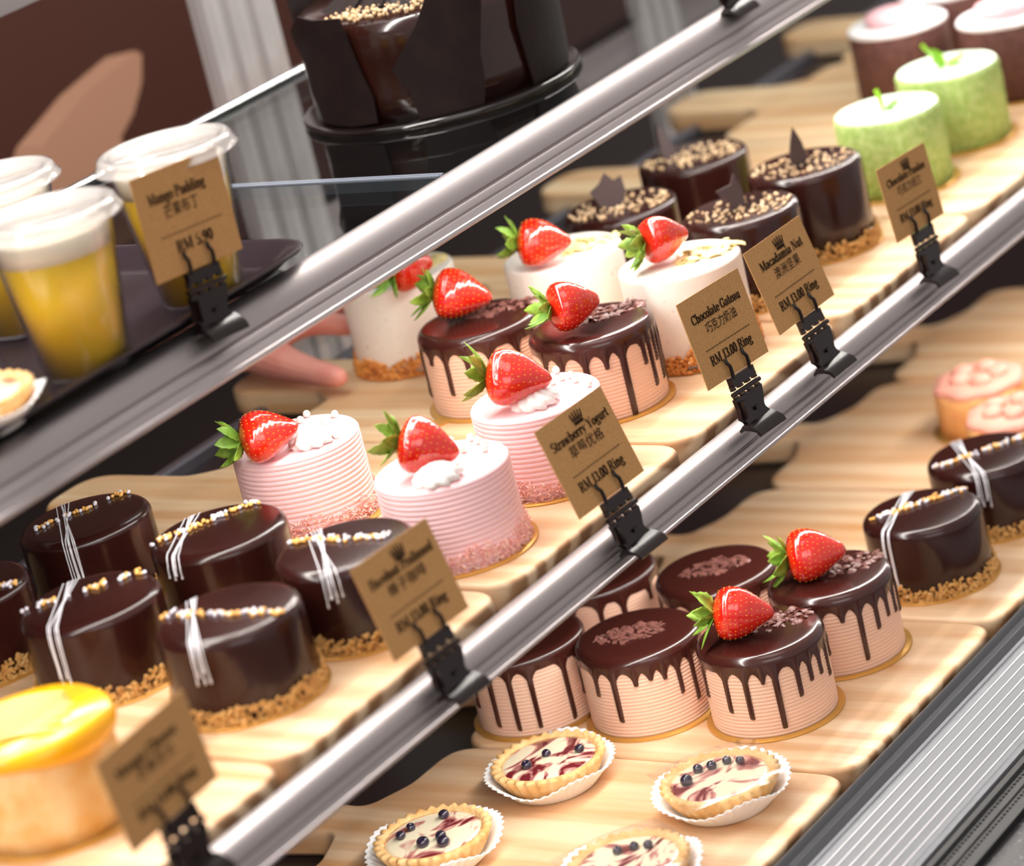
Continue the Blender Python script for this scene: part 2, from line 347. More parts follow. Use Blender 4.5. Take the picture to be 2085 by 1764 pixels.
G = {
 'o': (.56, P_(arc(.28, .33, .2, .3, 0, 360, 24))), 'c': (.5, P_(arc(.28, .33, .2, .3, 45, 320, 18)) + P_([(.43, .5), (.43, .56)])),
 'e': (.52, P_(arc(.28, .33, .19, .3, 0, 325, 20)) + HH(.1, .46, .36)),
 'a': (.56, P_([(.1, .5)] + arc(.25, .5, .15, .13, 160, 20, 8) + [(.4, .4), (.4, .1), (.5, .04)]) + P_(arc(.24, .18, .15, .16, 70, 300, 14))),
 'h': (.62, VL(.15, 0, 1) + P_([(.18, .5)] + arc(.32, .46, .14, .17, 140, 0, 8) + [(.46, .0)]) + HH(.34, .58, .025)),
 'n': (.62, VL(.15, 0, .64) + P_([(.18, .48)] + arc(.32, .46, .14, .17, 140, 0, 8) + [(.46, .0)]) + HH(.34, .58, .025)),
 'm': (.92, VL(.15, 0, .64) + P_([(.18, .48)] + arc(.31, .46, .13, .17, 140, 0, 8) + [(.44, .0)]) + HH(.34, .56, .025) + P_([(.46, .48)] + arc(.61, .46, .14, .17, 140, 0, 8) + [(.75, .0)]) + HH(.64, .88, .025)),
 'r': (.46, VL(.15, 0, .64) + P_([(.18, .45)] + arc(.32, .5, .12, .12, 150, 40, 6)) + P_([(.4, .5), (.4, .6)])),
 'u': (.62, P_([(.15, .64), (.15, .2)] + arc(.29, .18, .14, .16, 180, 330, 8)) + VL(.46, 0, .64) + HH(.04, .16, .61)),
 'l': (.31, VL(.16, 0, 1)), 'i': (.31, VL(.16, 0, .64) + P_([(.16, .82), (.16, .95)])),
 't': (.38, P_([(.17, .88), (.17, .14)] + arc(.27, .13, .1, .1, 180, 320, 6)) + HH(.02, .34, .61)),
 'd': (.6, P_(arc(.25, .32, .18, .29, 40, 320, 16)) + VL(.43, 0, 1)), 'b': (.6, VL(.15, 0.0, 1) + P_(arc(.33, .32, .18, .29, 140, -140, 16))),
 'g': (.54, P_(arc(.25, .42, .16, .2, 0, 360, 18)) + P_([(.16, .25), (.1, .12), (.2, .06), (.38, .03)] + arc(.26, -.13, .19, .13, 40, -200, 12)) + HH(.36, .52, .6)),
 'y': (.56, P_([(.1, .62), (.28, .08)]) + [('t', [(.46, .62), (.28, .08), (.2, -.18), (.1, -.22)])] + HH(.0, .2, .61) + HH(.36, .56, .61)),
 'w': (.78, P_([(.1, .62), (.24, .03)]) + [('t', [(.24, .03), (.38, .6)])] + P_([(.36, .62), (.52, .03)]) + [('t', [(.52, .03), (.68, .6)])] + HH(.0, .2, .61) + HH(.28, .46, .61) + HH(.6, .78, .61)),
 'z': (.5, HH(.06, .44, .6) + HH(.06, .44, .035) + P_([(.42, .6), (.08, .04)])),
 'k': (.62, VL(.15, 0, 1) + [('t', [(.2, .28), (.42, .6)])] + P_([(.26, .36), (.48, .02)]) + HH(.4, .6, .025)),
 's': (.44, P_(arc(.22, .48, .13, .14, 30, 200, 8) + arc(.22, .17, .15, .15, 60, -150, 10))),
 'p': (.6, VL(.15, -.25, .62) + P_(arc(.33, .32, .18, .29, 140, -140, 16))),
 'S': (.6, P_(arc(.3, .74, .19, .23, 30, 215, 12) + arc(.3, .26, .21, .25, 50, -150, 14))),
 'Y': (.74, P_([(.1, .96), (.37, .48)]) + [('t', [(.64, .96), (.37, .48)])] + V(.37, 0, .5, .1, 0) + HH(0, .24, .97) + HH(.52, .74, .97)),
 'C': (.72, P_(arc(.38, .5, .29, .47, 40, 320, 22)) + P_([(.62, .72), (.62, .95)])),
 'G': (.78, P_(arc(.38, .5, .29, .47, 40, 320, 22)) + P_([(.62, .74), (.62, .95)]) + V(.62, .08, .46, 0, .08)),
 'R': (.76, V(.18, 0, 1) + P_([(.2, .97)] + arc(.4, .75, .17, .22, 90, -90, 10) + [(.2, .51)]) + P_([(.4, .5), (.62, .04)]) + HH(.52, .76, .025)),
 'P': (.66, V(.18, 0, 1) + P_([(.2, .97)] + arc(.38, .73, .19, .24, 90, -90, 10) + [(.2, .47)])),
 'M': (.98, [('t', [(.14, .02), (.14, .98)])] + P_([(.16, .98), (.46, .08)]) + [('t', [(.46, .08), (.76, .98)])] + V(.8, 0, 1, .1, .1) + HH(0, .24, .025) + HH(0, .2, .97)),
 'N': (.8, [('t', [(.14, .02), (.14, .98)])] + P_([(.16, .98), (.64, .04)]) + [('t', [(.66, .02), (.66, .98)])] + HH(0, .26, .025) + HH(0, .2, .97) + HH(.54, .8, .97)),
 'H': (.82, V(.18, 0, 1) + V(.62, 0, 1) + HH(.2, .6, .5)),
 '1': (.44, V(.24, 0, 1, .09, 0) + [('t', [(.08, .84), (.22, .96)])]), '3': (.52, P_(arc(.24, .74, .16, .22, 150, -70, 10)) + P_(arc(.24, .27, .19, .25, 80, -150, 12))),
 '0': (.54, P_(arc(.27, .5, .18, .47, 0, 360, 26))), '.': (.24, P_([(.11, 0), (.11, .14)])),
 '5': (.52, HH(.14, .44, .95) + [('t', [(.14, .95), (.1, .55)])] + P_(arc(.24, .3, .2, .29, 110, -150, 12))), '9': (.54, P_(arc(.26, .7, .17, .27, 0, 360, 20)) + P_([(.43, .7), (.38, .3), (.14, .03)])),
 '6': (.54, P_(arc(.27, .3, .17, .28, 0, 360, 20)) + P_([(.1, .3), (.16, .7), (.42, .97)])),
 ' ': (.3, []),
}
def text_width(s): return sum(G[c][0] for c in s)
def lettering(mb, s, x0, x1, y, cap, M):
    sx = (x1 - x0) / text_width(s); cx = x0
    for ch in s:
        adv, strokes = G[ch]
        for kind, pts in strokes:
            for i in range(len(pts) - 1):
                a = Vector(pts[i]); b = Vector(pts[i + 1]); d = b - a
                if d.length < 1e-6: continue
                d.normalize()
                if kind == 'h': w = .06
                elif kind == 't': w = .07
                else: w = TN + (TK - TN) * abs(d.y) ** 1.2
                # nib: mostly horizontal spread for vertical runs, vertical spread for flat runs
                nrm = Vector((-d.y, d.x)) * w / 2; e = d * min(w * .25, .03)
                q = [a - e + nrm, a - e - nrm, b + e - nrm, b + e + nrm]
                mb.add([(cx + p.x * sx, 0, y + p.y * cap) for p in q], [(0, 1, 2, 3)], M)
        cx += adv * sx
def cjk(mb, s, x0, x1, y, h, M):
    cu = bpy.data.curves.new('characters', 'FONT'); cu.body = s; cu.size = 1.0; cu.resolution_u = 4; cu.fill_mode = 'NONE'
    ob = bpy.data.objects.new('characters', cu); C.objects.link(ob); bpy.context.view_layer.update()
    dg = bpy.context.evaluated_depsgraph_get(); me = bpy.data.meshes.new_from_object(ob.evaluated_get(dg))
    co = [v.co.copy() for v in me.vertices]; nb = {}
    for e in me.edges: nb.setdefault(e.vertices[0], []).append(e.vertices[1]); nb.setdefault(e.vertices[1], []).append(e.vertices[0])
    loops = []; seen = set()
    for i in nb:
        if i in seen: continue
        lp = [i]; seen.add(i); cur = i
        while True:
            nx = [j for j in nb[cur] if j not in seen]
            if not nx: break
            cur = nx[0]; seen.add(cur); lp.append(cur)
        if len(lp) > 2: loops.append(lp)
    # fill each outer contour with the holes that lie in it (contours of one glyph may overlap one another)
    def sgn(lp): return sum(co[lp[k - 1]].x * co[lp[k]].y - co[lp[k]].x * co[lp[k - 1]].y for k in range(len(lp)))
    def inside(p, lp):
        c = False
        for k in range(len(lp)):
            A, B_ = co[lp[k - 1]], co[lp[k]]
            if (A.y > p.y) != (B_.y > p.y) and p.x < (B_.x - A.x) * (p.y - A.y) / (B_.y - A.y) + A.x: c = not c
        return c
    info = sorted(loops, key=lambda l: -abs(sgn(l))); depth = []
    for k, l in enumerate(info): depth.append([j for j in range(k) if inside(co[l[0]], info[j])])
    vs, fs = [], []
    from mathutils.geometry import tessellate_polygon
    for k, l in enumerate(info):
        if len(depth[k]) % 2: continue
        group_ = [l] + [info[j] for j in range(len(info)) if len(depth[j]) % 2 and depth[j] and depth[j][-1] == k]
        polys = [[co[i] for i in g] for g in group_]; flat = [v for p_ in polys for v in p_]; b0 = len(vs); vs += flat
        fs += [tuple(b0 + i for i in tr) for tr in tessellate_polygon(polys)]
    bpy.data.objects.remove(ob); bpy.data.curves.remove(cu); bpy.data.meshes.remove(me)
    if not vs: return
    ax, bx = min(v.x for v in vs), max(v.x for v in vs); ay, by = min(v.y for v in vs), max(v.y for v in vs)
    mb.add([(x0 + (v.x - ax) / (bx - ax) * (x1 - x0), 0, y + (v.y - ay) / (by - ay) * h) for v in vs], fs, M)

# ------------------------------------------------------------------ the place
ZL = -0.17579; ZT = 0.165
def struct(o): o['kind'] = 'structure'; return o
b = MB(); b.box((-2.5, -3.5, -1.05), (5, 3, -1.0)); struct(b.build('floor', mat('grey_floor', (170, 146, 134), .5), smooth=False))
b = MB(); b.box((-2.5, 1.10, -1.0), (5, 1.15, 2.2)); struct(b.build('wall_back', WALLB, smooth=False))
# added dark sheet that keeps the wall behind the middle shelf dark
t = thing('dark_backdrop', 'added dark upright sheet behind the cake display, making the wall there dark', 'panel', (2.2, .52, -1.0))
b = MB(); b.box((-1.8, 0, 0), (1.8, .03, 1.03)); b.build('panel_sheet', DARK, t, smooth=False)
b = MB(); b.box((-1.8, -.004, 1.03), (1.8, .034, 1.04)); b.build('top_cap', DARK, t, smooth=False)

X0, X1 = .55, 2.75
# case body: lower deck, ribbed front frame, gasket, stone ledge
case = thing('display_case', 'refrigerated cake display case with ribbed aluminium sill and black deck', 'display case', (0, 0, -1.0))
def cpart(b, name, m_, smooth=False, angle=None):
    o = b.build(name, m_, case, smooth=smooth, angle=angle); o.location = (0, 0, 1.0); return o
b = MB(); b.box((X0, -.343, ZL - .034), (X1, .16, ZL - .0185)); cpart(b, 'deck', TRAY)
b = MB(); b.box((X0, .16, -1.0), (X1, .175, ZL - .01)); b.box((X0, -.343, -1.0), (X1, -.335, ZL - .034)); cpart(b, 'carcass', DARK)
z = ZL
prof = [(-.3435, z - .03), (-.3435, z + .0008), (-.3450, z + .0012), (-.3465, z + .0004), (-.3480, z - .0018), (-.3505, z - .0030), (-.3528, z - .0018), (-.3536, z - .0010),
        (-.3545, z - .0016), (-.3575, z - .0036), (-.3600, z - .0036), (-.3622, z - .0024), (-.3640, z - .0030)]
ridges = []
for k in range(7):
    y = -.3668 - k * .00708; zz = z - .0030 - k * .00012
    prof += [(y, zz), (y - .0012, zz)]; ridges.append((y, zz))
prof += [(-.4140, z - .0040), (-.4150, z - .0032), (-.4165, z - .0030), (-.4190, z - .0034), (-.4202, z - .0050), (-.4202, z - .03)]
b = MB(); b.extrude_x(prof, X0, X1); b.cur = 1
for y, zz in ridges: b.extrude_x([(y, zz - .0004), (y - .0001, zz + .0003), (y - .0006, zz + .00055), (y - .0011, zz + .0003), (y - .0012, zz - .0004)], X0, X1)
cpart(b, 'ribbed_sill', [ALU2, mat('rib_highlight', (240, 240, 242), .45, .35)], smooth=True, angle=28)  # near-white rib colour paints in the highlights along the ridges
b = MB(); b.box((X0, -.446, z - .03), (X1, -.4202, z - .0052)); b.extrude_x([(-.4215, z - .0052), (-.4225, z - .003), (-.4262, z - .003), (-.4275, z - .0052)], X0, X1)
k = 0
x = 1.2
while x < 1.62:
    for yy in (-.4295, -.4385):
        b.blob((x, yy, z - .005), .0011, sub=1, sc=(1, .9, .8))
    x += .0036
b.extrude_x([(-.4312, z - .0052), (-.4322, z - .0042), (-.4355, z - .0042), (-.4365, z - .0052)], X0, X1)
cpart(b, 'gasket', RUBBER, smooth=True, angle=40)
b = MB(); b.box((X0, -.62, z - .05), (X1, -.446, z - .010)); cpart(b, 'stone_ledge', COUNTER)
for (nm, xa, xb, y, lab) in (('upright', 1.598, 1.676, .20, None), ('upright', 2.112, 2.172, .20, None)):
    b = MB(); n = 3; pr = []
    for i in range(n):
        u = xa + (xb - xa) * i / n; w = (xb - xa) / n
        b.extrude_z([(u, y + .012), (u + .001, y + .002), (u + w * .3, y - .001), (u + w * .62, y + .002), (u + w * .8, y + .012)], -.9, 1.5)
    b.box((xa, y + .006, -.9), (xb, y + .014, 1.5))
    cpart(b, 'upright', POSTM)
b = MB(); b.box((X0, .21, .274), (X1, .235, .30)); cpart(b, 'door_track', ALU)

# middle shelf
sh = thing('middle_shelf', 'black display shelf with a slim aluminium front rail, holding the boards of cakes', 'shelf', (0, 0, -.02))
def spart(b, parent, name, m_, dz, smooth=False, angle=None):
    o = b.build(name, m_, parent, smooth=smooth, angle=angle); o.location = (0, 0, dz); return o
b = MB(); b.box((X0, -.247, -.026), (X1, .128, -.0185)); spart(b, sh, 'shelf_panel', TRAY, .02)
b = MB(); b.extrude_x([(.126, -.03), (.126, -.012), (.1285, -.0105), (.134, -.0105), (.136, -.012), (.136, -.03)], X0, X1); spart(b, sh, 'rear_rail', mat('grey_rail', (120, 118, 128), .3, .7), .02, True, 40)
def rail_profile(y0, z0, y1, z1, depth):
    d = Vector((y1 - y0, z1 - z0)); n = Vector((d.y, -d.x)); n = n.normalized()
    if n.x > 0: n = -n
    def P(u, v): q = Vector((y0, z0)) + d * u + n * v; return (q.x, q.y)
    return [(y0 + depth, z0 - .001), (y0 + .002, z0 + .0005), P(0, 0), P(.06, .0016), P(.16, .0028), P(.3, .0034), P(.44, .0030), P(.52, .0020), P(.545, .0006), P(.565, .0006),
            P(.585, .0014), P(.62, .0016), P(.72, .0010), P(.735, .0002), P(.76, .0002), P(.78, .0010), P(.9, .0008), P(.93, .0014), P(.985, .0012), P(1, 0), (y1 + depth * .6, z1)]
b = MB(); b.extrude_x(rail_profile(-.2545, -.005, -.2672, -.0225, .0075), X0, X1); spart(b, sh, 'front_rail', ALU, .02, True, 30)

# glass shelf on top
gs = thing('glass_shelf', 'clear glass upper shelf with wide aluminium front rail above the cakes', 'shelf', (0, 0, ZT))
for xa, xb in ((X0, 1.3900), (1.3955, X1)):
    b = MB(); b.box((xa, -.122, -.007), (xb, .164, 0)); o = b.build('glass_panel', GLASS, gs, smooth=False)
b = MB(); b.extrude_x if False else None; b.box((1.3900, -.12, -.007), (1.3916, .164, .0008)); b.box((1.3916, -.12, -.007), (1.3938, .164, .0002)); b.box((1.3938, -.12, -.007), (1.3955, .164, .0008)); b.build('panel_joint', GLASSEDGE, gs, smooth=False)
b = MB(); b.extrude_x([(.1655, -.006), (.1645, .0028), (.166, .0042), (.1705, .0042), (.172, .003), (.172, -.006)], X0, X1); b.build('rear_edge_trim', mat('edge_chrome', (222, 226, 230), .22, .9), gs, angle=40)
b = MB(); b.box((X0, .1642, -.009), (X1, .1655, .0022)); b.build('rear_seal', RUBBER, gs, smooth=False)
b = MB(); b.extrude_x(rail_profile(-.1253, .0, -.1465, -.0248, .008), X0, X1); b.build('front_rail', ALU, gs, angle=30)

# ------------------------------------------------------------------ boards
_board = {}
def board_mesh(kind):
    if kind == 'mid':
        w, L, LT, h0, h1 = .0935, .31, .408, -.017, .041
        pts = [(-w, 0, .022), (w, 0, .022), (w, L, .02), (h1 + .012, L, .01), (h1, L + .018, .02), (h1, LT, .024), (h0, LT, .024), (h0, L + .016, .012), (h0 - .012, L, .01), (-w, L, .02)]
    else:
        w, L, LT = .0935, .272, .375
        pts = [(-w, 0, .022), (w, 0, .022), (w, L, .022), (.046, L + .0, .03), (.016, L + .012, .02), (.017, L + .03, .03), (.029, LT, .02), (-.029, LT, .02), (-.017, L + .03, .03), (-.016, L + .012, .02), (-.046, L, .03), (-w, L, .022)]
    poly = fillet(pts); T = .018; r = .003
    b = MB(); n = len(poly)
    layers = [(-T, r), (-T + r, 0)] + [(-r + r * math.sin(a), r * (1 - math.cos(a))) for a in (0, PI / 6, PI / 3, PI / 2)]
    vs = []
    for zz, ins in layers:
        for q in inset(poly, ins): vs.append((q[0], q[1], zz))
    fs = [tuple(range(n))[::-1]]
    for l in range(len(layers) - 1):
        for i in range(n): fs.append((l * n + i, l * n + (i + 1) % n, (l + 1) * n + (i + 1) % n, (l + 1) * n + i))
    fs.append(tuple(range((len(layers) - 1) * n, len(layers) * n)))
    b.add(vs, fs); return b
def board(kind, x, y, z, label):
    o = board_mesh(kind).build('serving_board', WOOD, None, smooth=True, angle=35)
    o.location = (x, y, z)
    tag(o, label, 'wooden board', 'pine serving boards on the middle shelf' if kind == 'mid' else 'pine serving boards on the lower deck')
    return o
for i, x in enumerate((.918, 1.108, 1.300, 1.490, 1.682, 1.872, 2.062, 2.254, 2.446)):
    lab = ['pine serving board under the yellow mango cake', 'pine serving board under the dark glazed cakes with gold and white beads',
           'pine serving board under the three pink strawberry cakes', 'pine serving board under the middle shelf chocolate drip cakes and white cakes',
           'pine serving board under the nut topped chocolate cakes', 'pine serving board under the two pale green cakes',
           'pine serving board under the brown cakes with pink discs', 'pine board handle beyond the brown cakes on the middle shelf', 'last pine board along the middle shelf, past the brown cakes'][i]
    board('mid', x, -.245, 0, lab)
for i, x in enumerate((1.2495, 1.4395, 1.629, 1.821, 2.012)):
    lab = ['pine serving board on the lower deck under the berry tarts', 'pine serving board on the lower deck under the chocolate drip cakes',
           'pine serving board on the lower deck under the beaded dark cakes', 'pine serving board on the lower deck under the orange cakes', 'blurred pine serving board on the lower deck beyond the orange cakes'][i]
    board('low', x, -.338, ZL, lab)

# ------------------------------------------------------------------ shared bits
def disc_mesh(r, tab=False):
    b = MB(); b.lathe([(0, 0), (r - .0003, 0), (r, .0003), (r, .0011), (r - .0003, .0013), (0, .0013)], 72)
    return b
def gold_disc(parent, r=.0405, tab=None):
    b = disc_mesh(r)
    if tab is not None:
        M = Matrix.Rotation(tab, 4, 'Z') @ Matrix.Translation((r - .004, 0, 0))
        pts = [(0, -.006), (.011, -.006), (.014, -.004), (.015, 0), (.014, .004), (.011, .006), (0, .006)]
        b.prism(pts, .0001, .0012, M)
    return b.build('cake_board', GOLD, parent, angle=40)
def rounded(r, h, e, steps=7, z0=0.0):
    p = [(0, z0), (r, z0)]
    for k in range(steps + 1):
        a = PI / 2 * k / steps; p.append((r - e + e * math.cos(a), h - e + e * math.sin(a)))
    return p
def ridged(r, h, e, n, amp, z0=.002):
    p = [(0, 0), (r * .995, 0), (r * .995, z0)]; zt = h - e; rows = n * 8
    for k in range(rows + 1):
        z = z0 + (zt - z0) * k / rows; ph = (k / rows) * n
        s = abs(math.sin(PI * ph)) ** .7
        p.append((r - amp * (1 - s), z))
    for k in range(1, 9):
        a = PI / 2 * k / 8; p.append((r - e + e * math.cos(a), h - e + e * math.sin(a)))
    for q in (.8, .5, .2): p.append((r * q, h + .0002 * (1 - q)))
    p.append((0, h + .0002)); return p
def crumb_ring(rng, r0, h, n, size, flake=False, sub=1, jag=.3):
    b = MB()
    for i in range(n):
        a = rng.uniform(0, 2 * PI); z = rng.random() ** 1.1 * h * (1 + jag * math.sin(a * 7) * .5 + rng.uniform(-jag, jag) * .5)
        rr = r0 + rng.uniform(-.0003, .0013) * (1.4 - z / h * .7)
        R = Matrix.Rotation(rng.uniform(0, 6.28), 3, 'X') @ Matrix.Rotation(rng.uniform(0, 6.28), 3, 'Z')
        s = size * rng.uniform(.7, 1.2)
        sc = (1.5, .45, .22) if flake else (1, rng.uniform(.7, 1.1), rng.uniform(.65, 1))
        b.blob((rr * math.cos(a), rr * math.sin(a), max(z, .0016)), s, sub=sub, sc=sc, rot=R)
    return b
def basis(d, up=Vector((0, 0, 1))):
    d = Vector(d).normalized(); x = up.cross(d)
    if x.length < 1e-3: x = Vector((1, 0, 0))
    x.normalize(); y = d.cross(x); return Matrix(((x.x, y.x, d.x), (x.y, y.y, d.y), (x.z, y.z, d.z)))

def strawberry(parent, c, d, L, seed, fat=.44, leaves=9, calyx_dir=None):
    """c: centre in cake coordinates, d: direction of the tip"""
    rng = random.Random(seed); R = basis(d).to_4x4(); M = Matrix.Translation(c) @ R
    ctrl = [(0, 0), (.01, .36), (.05, .68), (.13, .92), (.25, 1.0), (.4, .97), (.55, .84), (.7, .64), (.83, .43), (.93, .28), (.98, .15), (1, 0)]
    def rad(t):
        for (a, ra), (b_, rb) in zip(ctrl, ctrl[1:]):
            if a <= t <= b_:
                u = (t - a) / (b_ - a); return ra + (rb - ra) * u
        return 0
    NT, NA = 44, 60; Rm = L * fat; ph = rng.uniform(0, 6)
    def pos(t, a):
        r = Rm * sum(rad(min(1, max(0, t + k * .025))) for k in (-1, 0, 1)) / 3 * (1 + .05 * math.sin(2 * a + ph) + .03 * math.sin(3 * a + 2 * ph + 3 * t))
        if t <= 0 or t >= 1: r = 0
        return Vector((r * math.cos(a), r * math.sin(a), (t - .5) * L + (.03 * L * math.exp(-(r / Rm * 3) ** 2) * -1 if t < .1 else 0)))
    seeds = []
    row = 0
    t = .1
    while t < .97:
        r = Rm * rad(t); n = max(3, int(2 * PI * r / .0036))
        for k in range(n): seeds.append((t + rng.uniform(-.008, .008), 2 * PI * (k + .5 * (row % 2)) / n + rng.uniform(-.06, .06)))
        t += .0031 / L; row += 1
    sp = [pos(a, b_) for a, b_ in seeds]
    b = MB(); vs = []; ts = [k / NT for k in range(NT + 1)]; ts = [x_ ** 1.0 for x_ in ts]
    for i, t in enumerate(ts):
        for k in range(NA):
            p = pos(t, 2 * PI * k / NA)
            if 0 < i < NT:
                dm = min((p - q).length_squared for q in sp)
                p = p - Vector((p.x, p.y, 0)).normalized() * .00032 * math.exp(-dm / (.0007 ** 2))
            vs.append(p)
    fs = []
    for i in range(NT):
        for k in range(NA):
            k2 = (k + 1) % NA; fs.append((i * NA + k, i * NA + k2, (i + 1) * NA + k2, (i + 1) * NA + k))
    b.add(vs, fs, M); b.cur = 1
    for (t, a), p in zip(seeds, sp):
        n = Vector((p.x, p.y, .3 * Rm)).normalized(); Rs = basis(n).to_3x3()
        b.blob(p - n * .00012, .00055, M=M, sub=1, sc=(.6, 1.0, .45), rot=Rs)
    o = b.build('strawberry', [BERRY, SEED], parent)
    # calyx
    cb = MB(); base = Vector((0, 0, -.47 * L))
    for k in range(leaves):
        a = 2 * PI * k / leaves + rng.uniform(-.25, .25); Ll = L * rng.uniform(.42, .62); W = Ll * rng.uniform(.22, .31)
        back = rng.uniform(.5, 1.6); curl = rng.uniform(-.5, .6); n1 = 9; rows = []
        out = Vector((math.cos(a), math.sin(a), 0)); sd = Vector((-math.sin(a), math.cos(a), 0))
        p = base + out * .0012; ang = back * .6
        for i in range(n1 + 1):
            u = i / n1; w = W * (math.sin(PI * min(1, u * .93 + .07)) ** .75) * (1 if u < 1 else .02) * (1 - .25 * u)
            dr = out * math.cos(ang) - Vector((0, 0, 1)) * math.sin(ang); nr = out * math.sin(ang) + Vector((0, 0, 1)) * math.cos(ang)
            fold = w * .35
            jag = 1 + (.12 if i % 2 else -.06)
            rows.append([p - sd * w * jag + nr * fold, p - sd * w * .5 + nr * fold * .3, p, p + sd * w * .5 + nr * fold * .3, p + sd * w * jag + nr * fold])
            p = p + dr * Ll / n1; ang += curl / n1
        vs = [q for r_ in rows for q in r_]; vs2 = [q + Vector((0, 0, -.00035)) for q in vs]; n5 = len(vs)
        fs = []
        for i in range(n1):
            for j in range(4):
                q = (i * 5 + j, i * 5 + j + 1, (i + 1) * 5 + j + 1, (i + 1) * 5 + j); fs.append(q); fs.append(tuple(n5 + w_ for w_ in q[::-1]))
        for i in range(n1):
            fs.append((i * 5, (i + 1) * 5, n5 + (i + 1) * 5, n5 + i * 5)); fs.append((i * 5 + 4, n5 + i * 5 + 4, n5 + (i + 1) * 5 + 4, (i + 1) * 5 + 4))
        cb.add(vs + vs2, fs, M)
    st = [base + Vector((0, 0, .001)), base + Vector((.0006, 0, -.002)), base + Vector((.0018, .0004, -.0045))]
    cb.tube(st, [.0013, .0009, .0011], 7, M)
    cy = cb.build('calyx', LEAF, o)
    return o

def flakes(rng, n, rx, ry, z, size, rot=0, cx=0, cy=0, thick=.0004, lift=.0012):
    b = MB()
    for i in range(n):
        a = rng.uniform(0, 2 * PI); q = math.sqrt(rng.random()); x, y = rx * q * math.cos(a), ry * q * math.sin(a)
        c_, s_ = math.cos(rot), math.sin(rot); X, Y = cx + x * c_ - y * s_, cy + x * s_ + y * c_
        s = size * rng.uniform(.5, 1.25); w = s * rng.uniform(.35, .7); k = rng.uniform(.15, .45)
        M = Matrix.Translation((X, Y, z + rng.uniform(.0002, lift))) @ Matrix.Rotation(rng.uniform(0, 6.28), 4, 'Z') @ Matrix.Rotation(rng.uniform(-.35, .35), 4, 'X') @ Matrix.Rotation(rng.uniform(-.35, .35), 4, 'Y')
        vs = []
        for t in range(5):
            u = t / 4 - .5
            for sgn in (-1, 1): vs.append((u * s, sgn * w / 2 * (1 - .35 * abs(u)), -k * s * u * u * 2))
        vs2 = [(p[0], p[1], p[2] - thick) for p in vs]; fs = []
        for t in range(4):
            q_ = (2 * t, 2 * t + 1, 2 * t + 3, 2 * t + 2); fs += [q_, tuple(10 + w_ for w_ in q_[::-1]), (2 * t, 2 * t + 2, 12 + 2 * t, 10 + 2 * t), (2 * t + 1, 11 + 2 * t, 13 + 2 * t, 2 * t + 3)]
        fs += [(0, 10, 11, 1), (8, 9, 19, 18)]
        b.add(vs + vs2, fs, M)
    return b

# ------------------------------------------------------------------ pink strawberry yogurt cakes
HP = .0495
pink_src = {}
def pink_cake(x, y, label, sb, seed, pearls, ros):
    t = thing('strawberry_yogurt_cake', label, 'cake', (x, y, 0), 0, 'pink ridged strawberry cakes')
    gold_disc(t, .0425)
    if 'b' not in pink_src:
        b = MB(); b.lathe([(r_, z_ + .0013) for r_, z_ in ridged(.0372, HP - .0013, .0028, 15, .0007)], 96); pink_src['b'] = b.build('cream_body', PINK, t)
        b = crumb_ring(random.Random(5), .0377, .0125, 1500, .0012, flake=True); o = b.build('coconut_flakes', COCO, t, smooth=False); o['kind'] = 'stuff'; pink_src['c'] = o
    else:
        share('cream_body', pink_src['b'], t); share('coconut_flakes', pink_src['c'], t).rotation_euler = (0, 0, seed)
    # rosette
    b = MB()
    def rf(r, z, a): return (r * (1 + .16 * math.cos(9 * (a + z * 90))), z)
    b.lathe([(0, 0), (.0112, .0002), (.0128, .002), (.0122, .0045), (.0098, .0068), (.0066, .0088), (.003, .0102), (0, .0106)], 90, rf=rf)
    o = b.build('cream_rosette', CREAM, t); o.location = (*ros, HP)
    strawberry(t, *sb, seed)
    for k, (px, py) in enumerate(pearls):
        b = MB(); b.blob((0, 0, 0), .0022, sub=3); o = b.build('sugar_pearl', PEARL, t); o.location = (px, py, HP + .0021)
    return t
def loc(w, x, y, z=0): return (w[0] - x, w[1] - y, w[2] - z)
PD = Vector
pink_cake(1.284, -.058, 'pink ridged cake by the beaded dark cakes, strawberry with long hanging leaves', (loc((1.2555, -.0665, .0645), 1.284, -.058), (.66, -.74, .0), .0335), 1,
          [(.030, .0129), (.0213, .0111), (.030, -.0076), (.0121, -.008), (.0192, -.0087), (.0094, -.0206), (.0, -.031)], (-.007, -.019))
pink_cake(1.249, -.185, 'front pink ridged cake beside the dark cakes, on a gold disc, coconut round its foot', (loc((1.2395, -.1880, .0640), 1.249, -.185), (.36, -.80, -.36), .0335), 2,
          [(.0282, .0122), (.0324, .0015), (.0284, -.0057), (.0245, -.0125), (.018, -.0172), (.0164, -.004)], (-.0205, -.0128))
pink_cake(1.345, -.184, 'pink ridged cake standing behind the Strawberry Yogurt price card', (loc((1.3305, -.1875, .0660), 1.345, -.184), (.45, -.82, -.22), .037), 3,
          [(.0158, -.0023), (.0330, .0059), (.0223, -.0046), (.0258, -.0086), (.0192, -.0158), (.0126, -.0288)], (-.0135, -.0095))

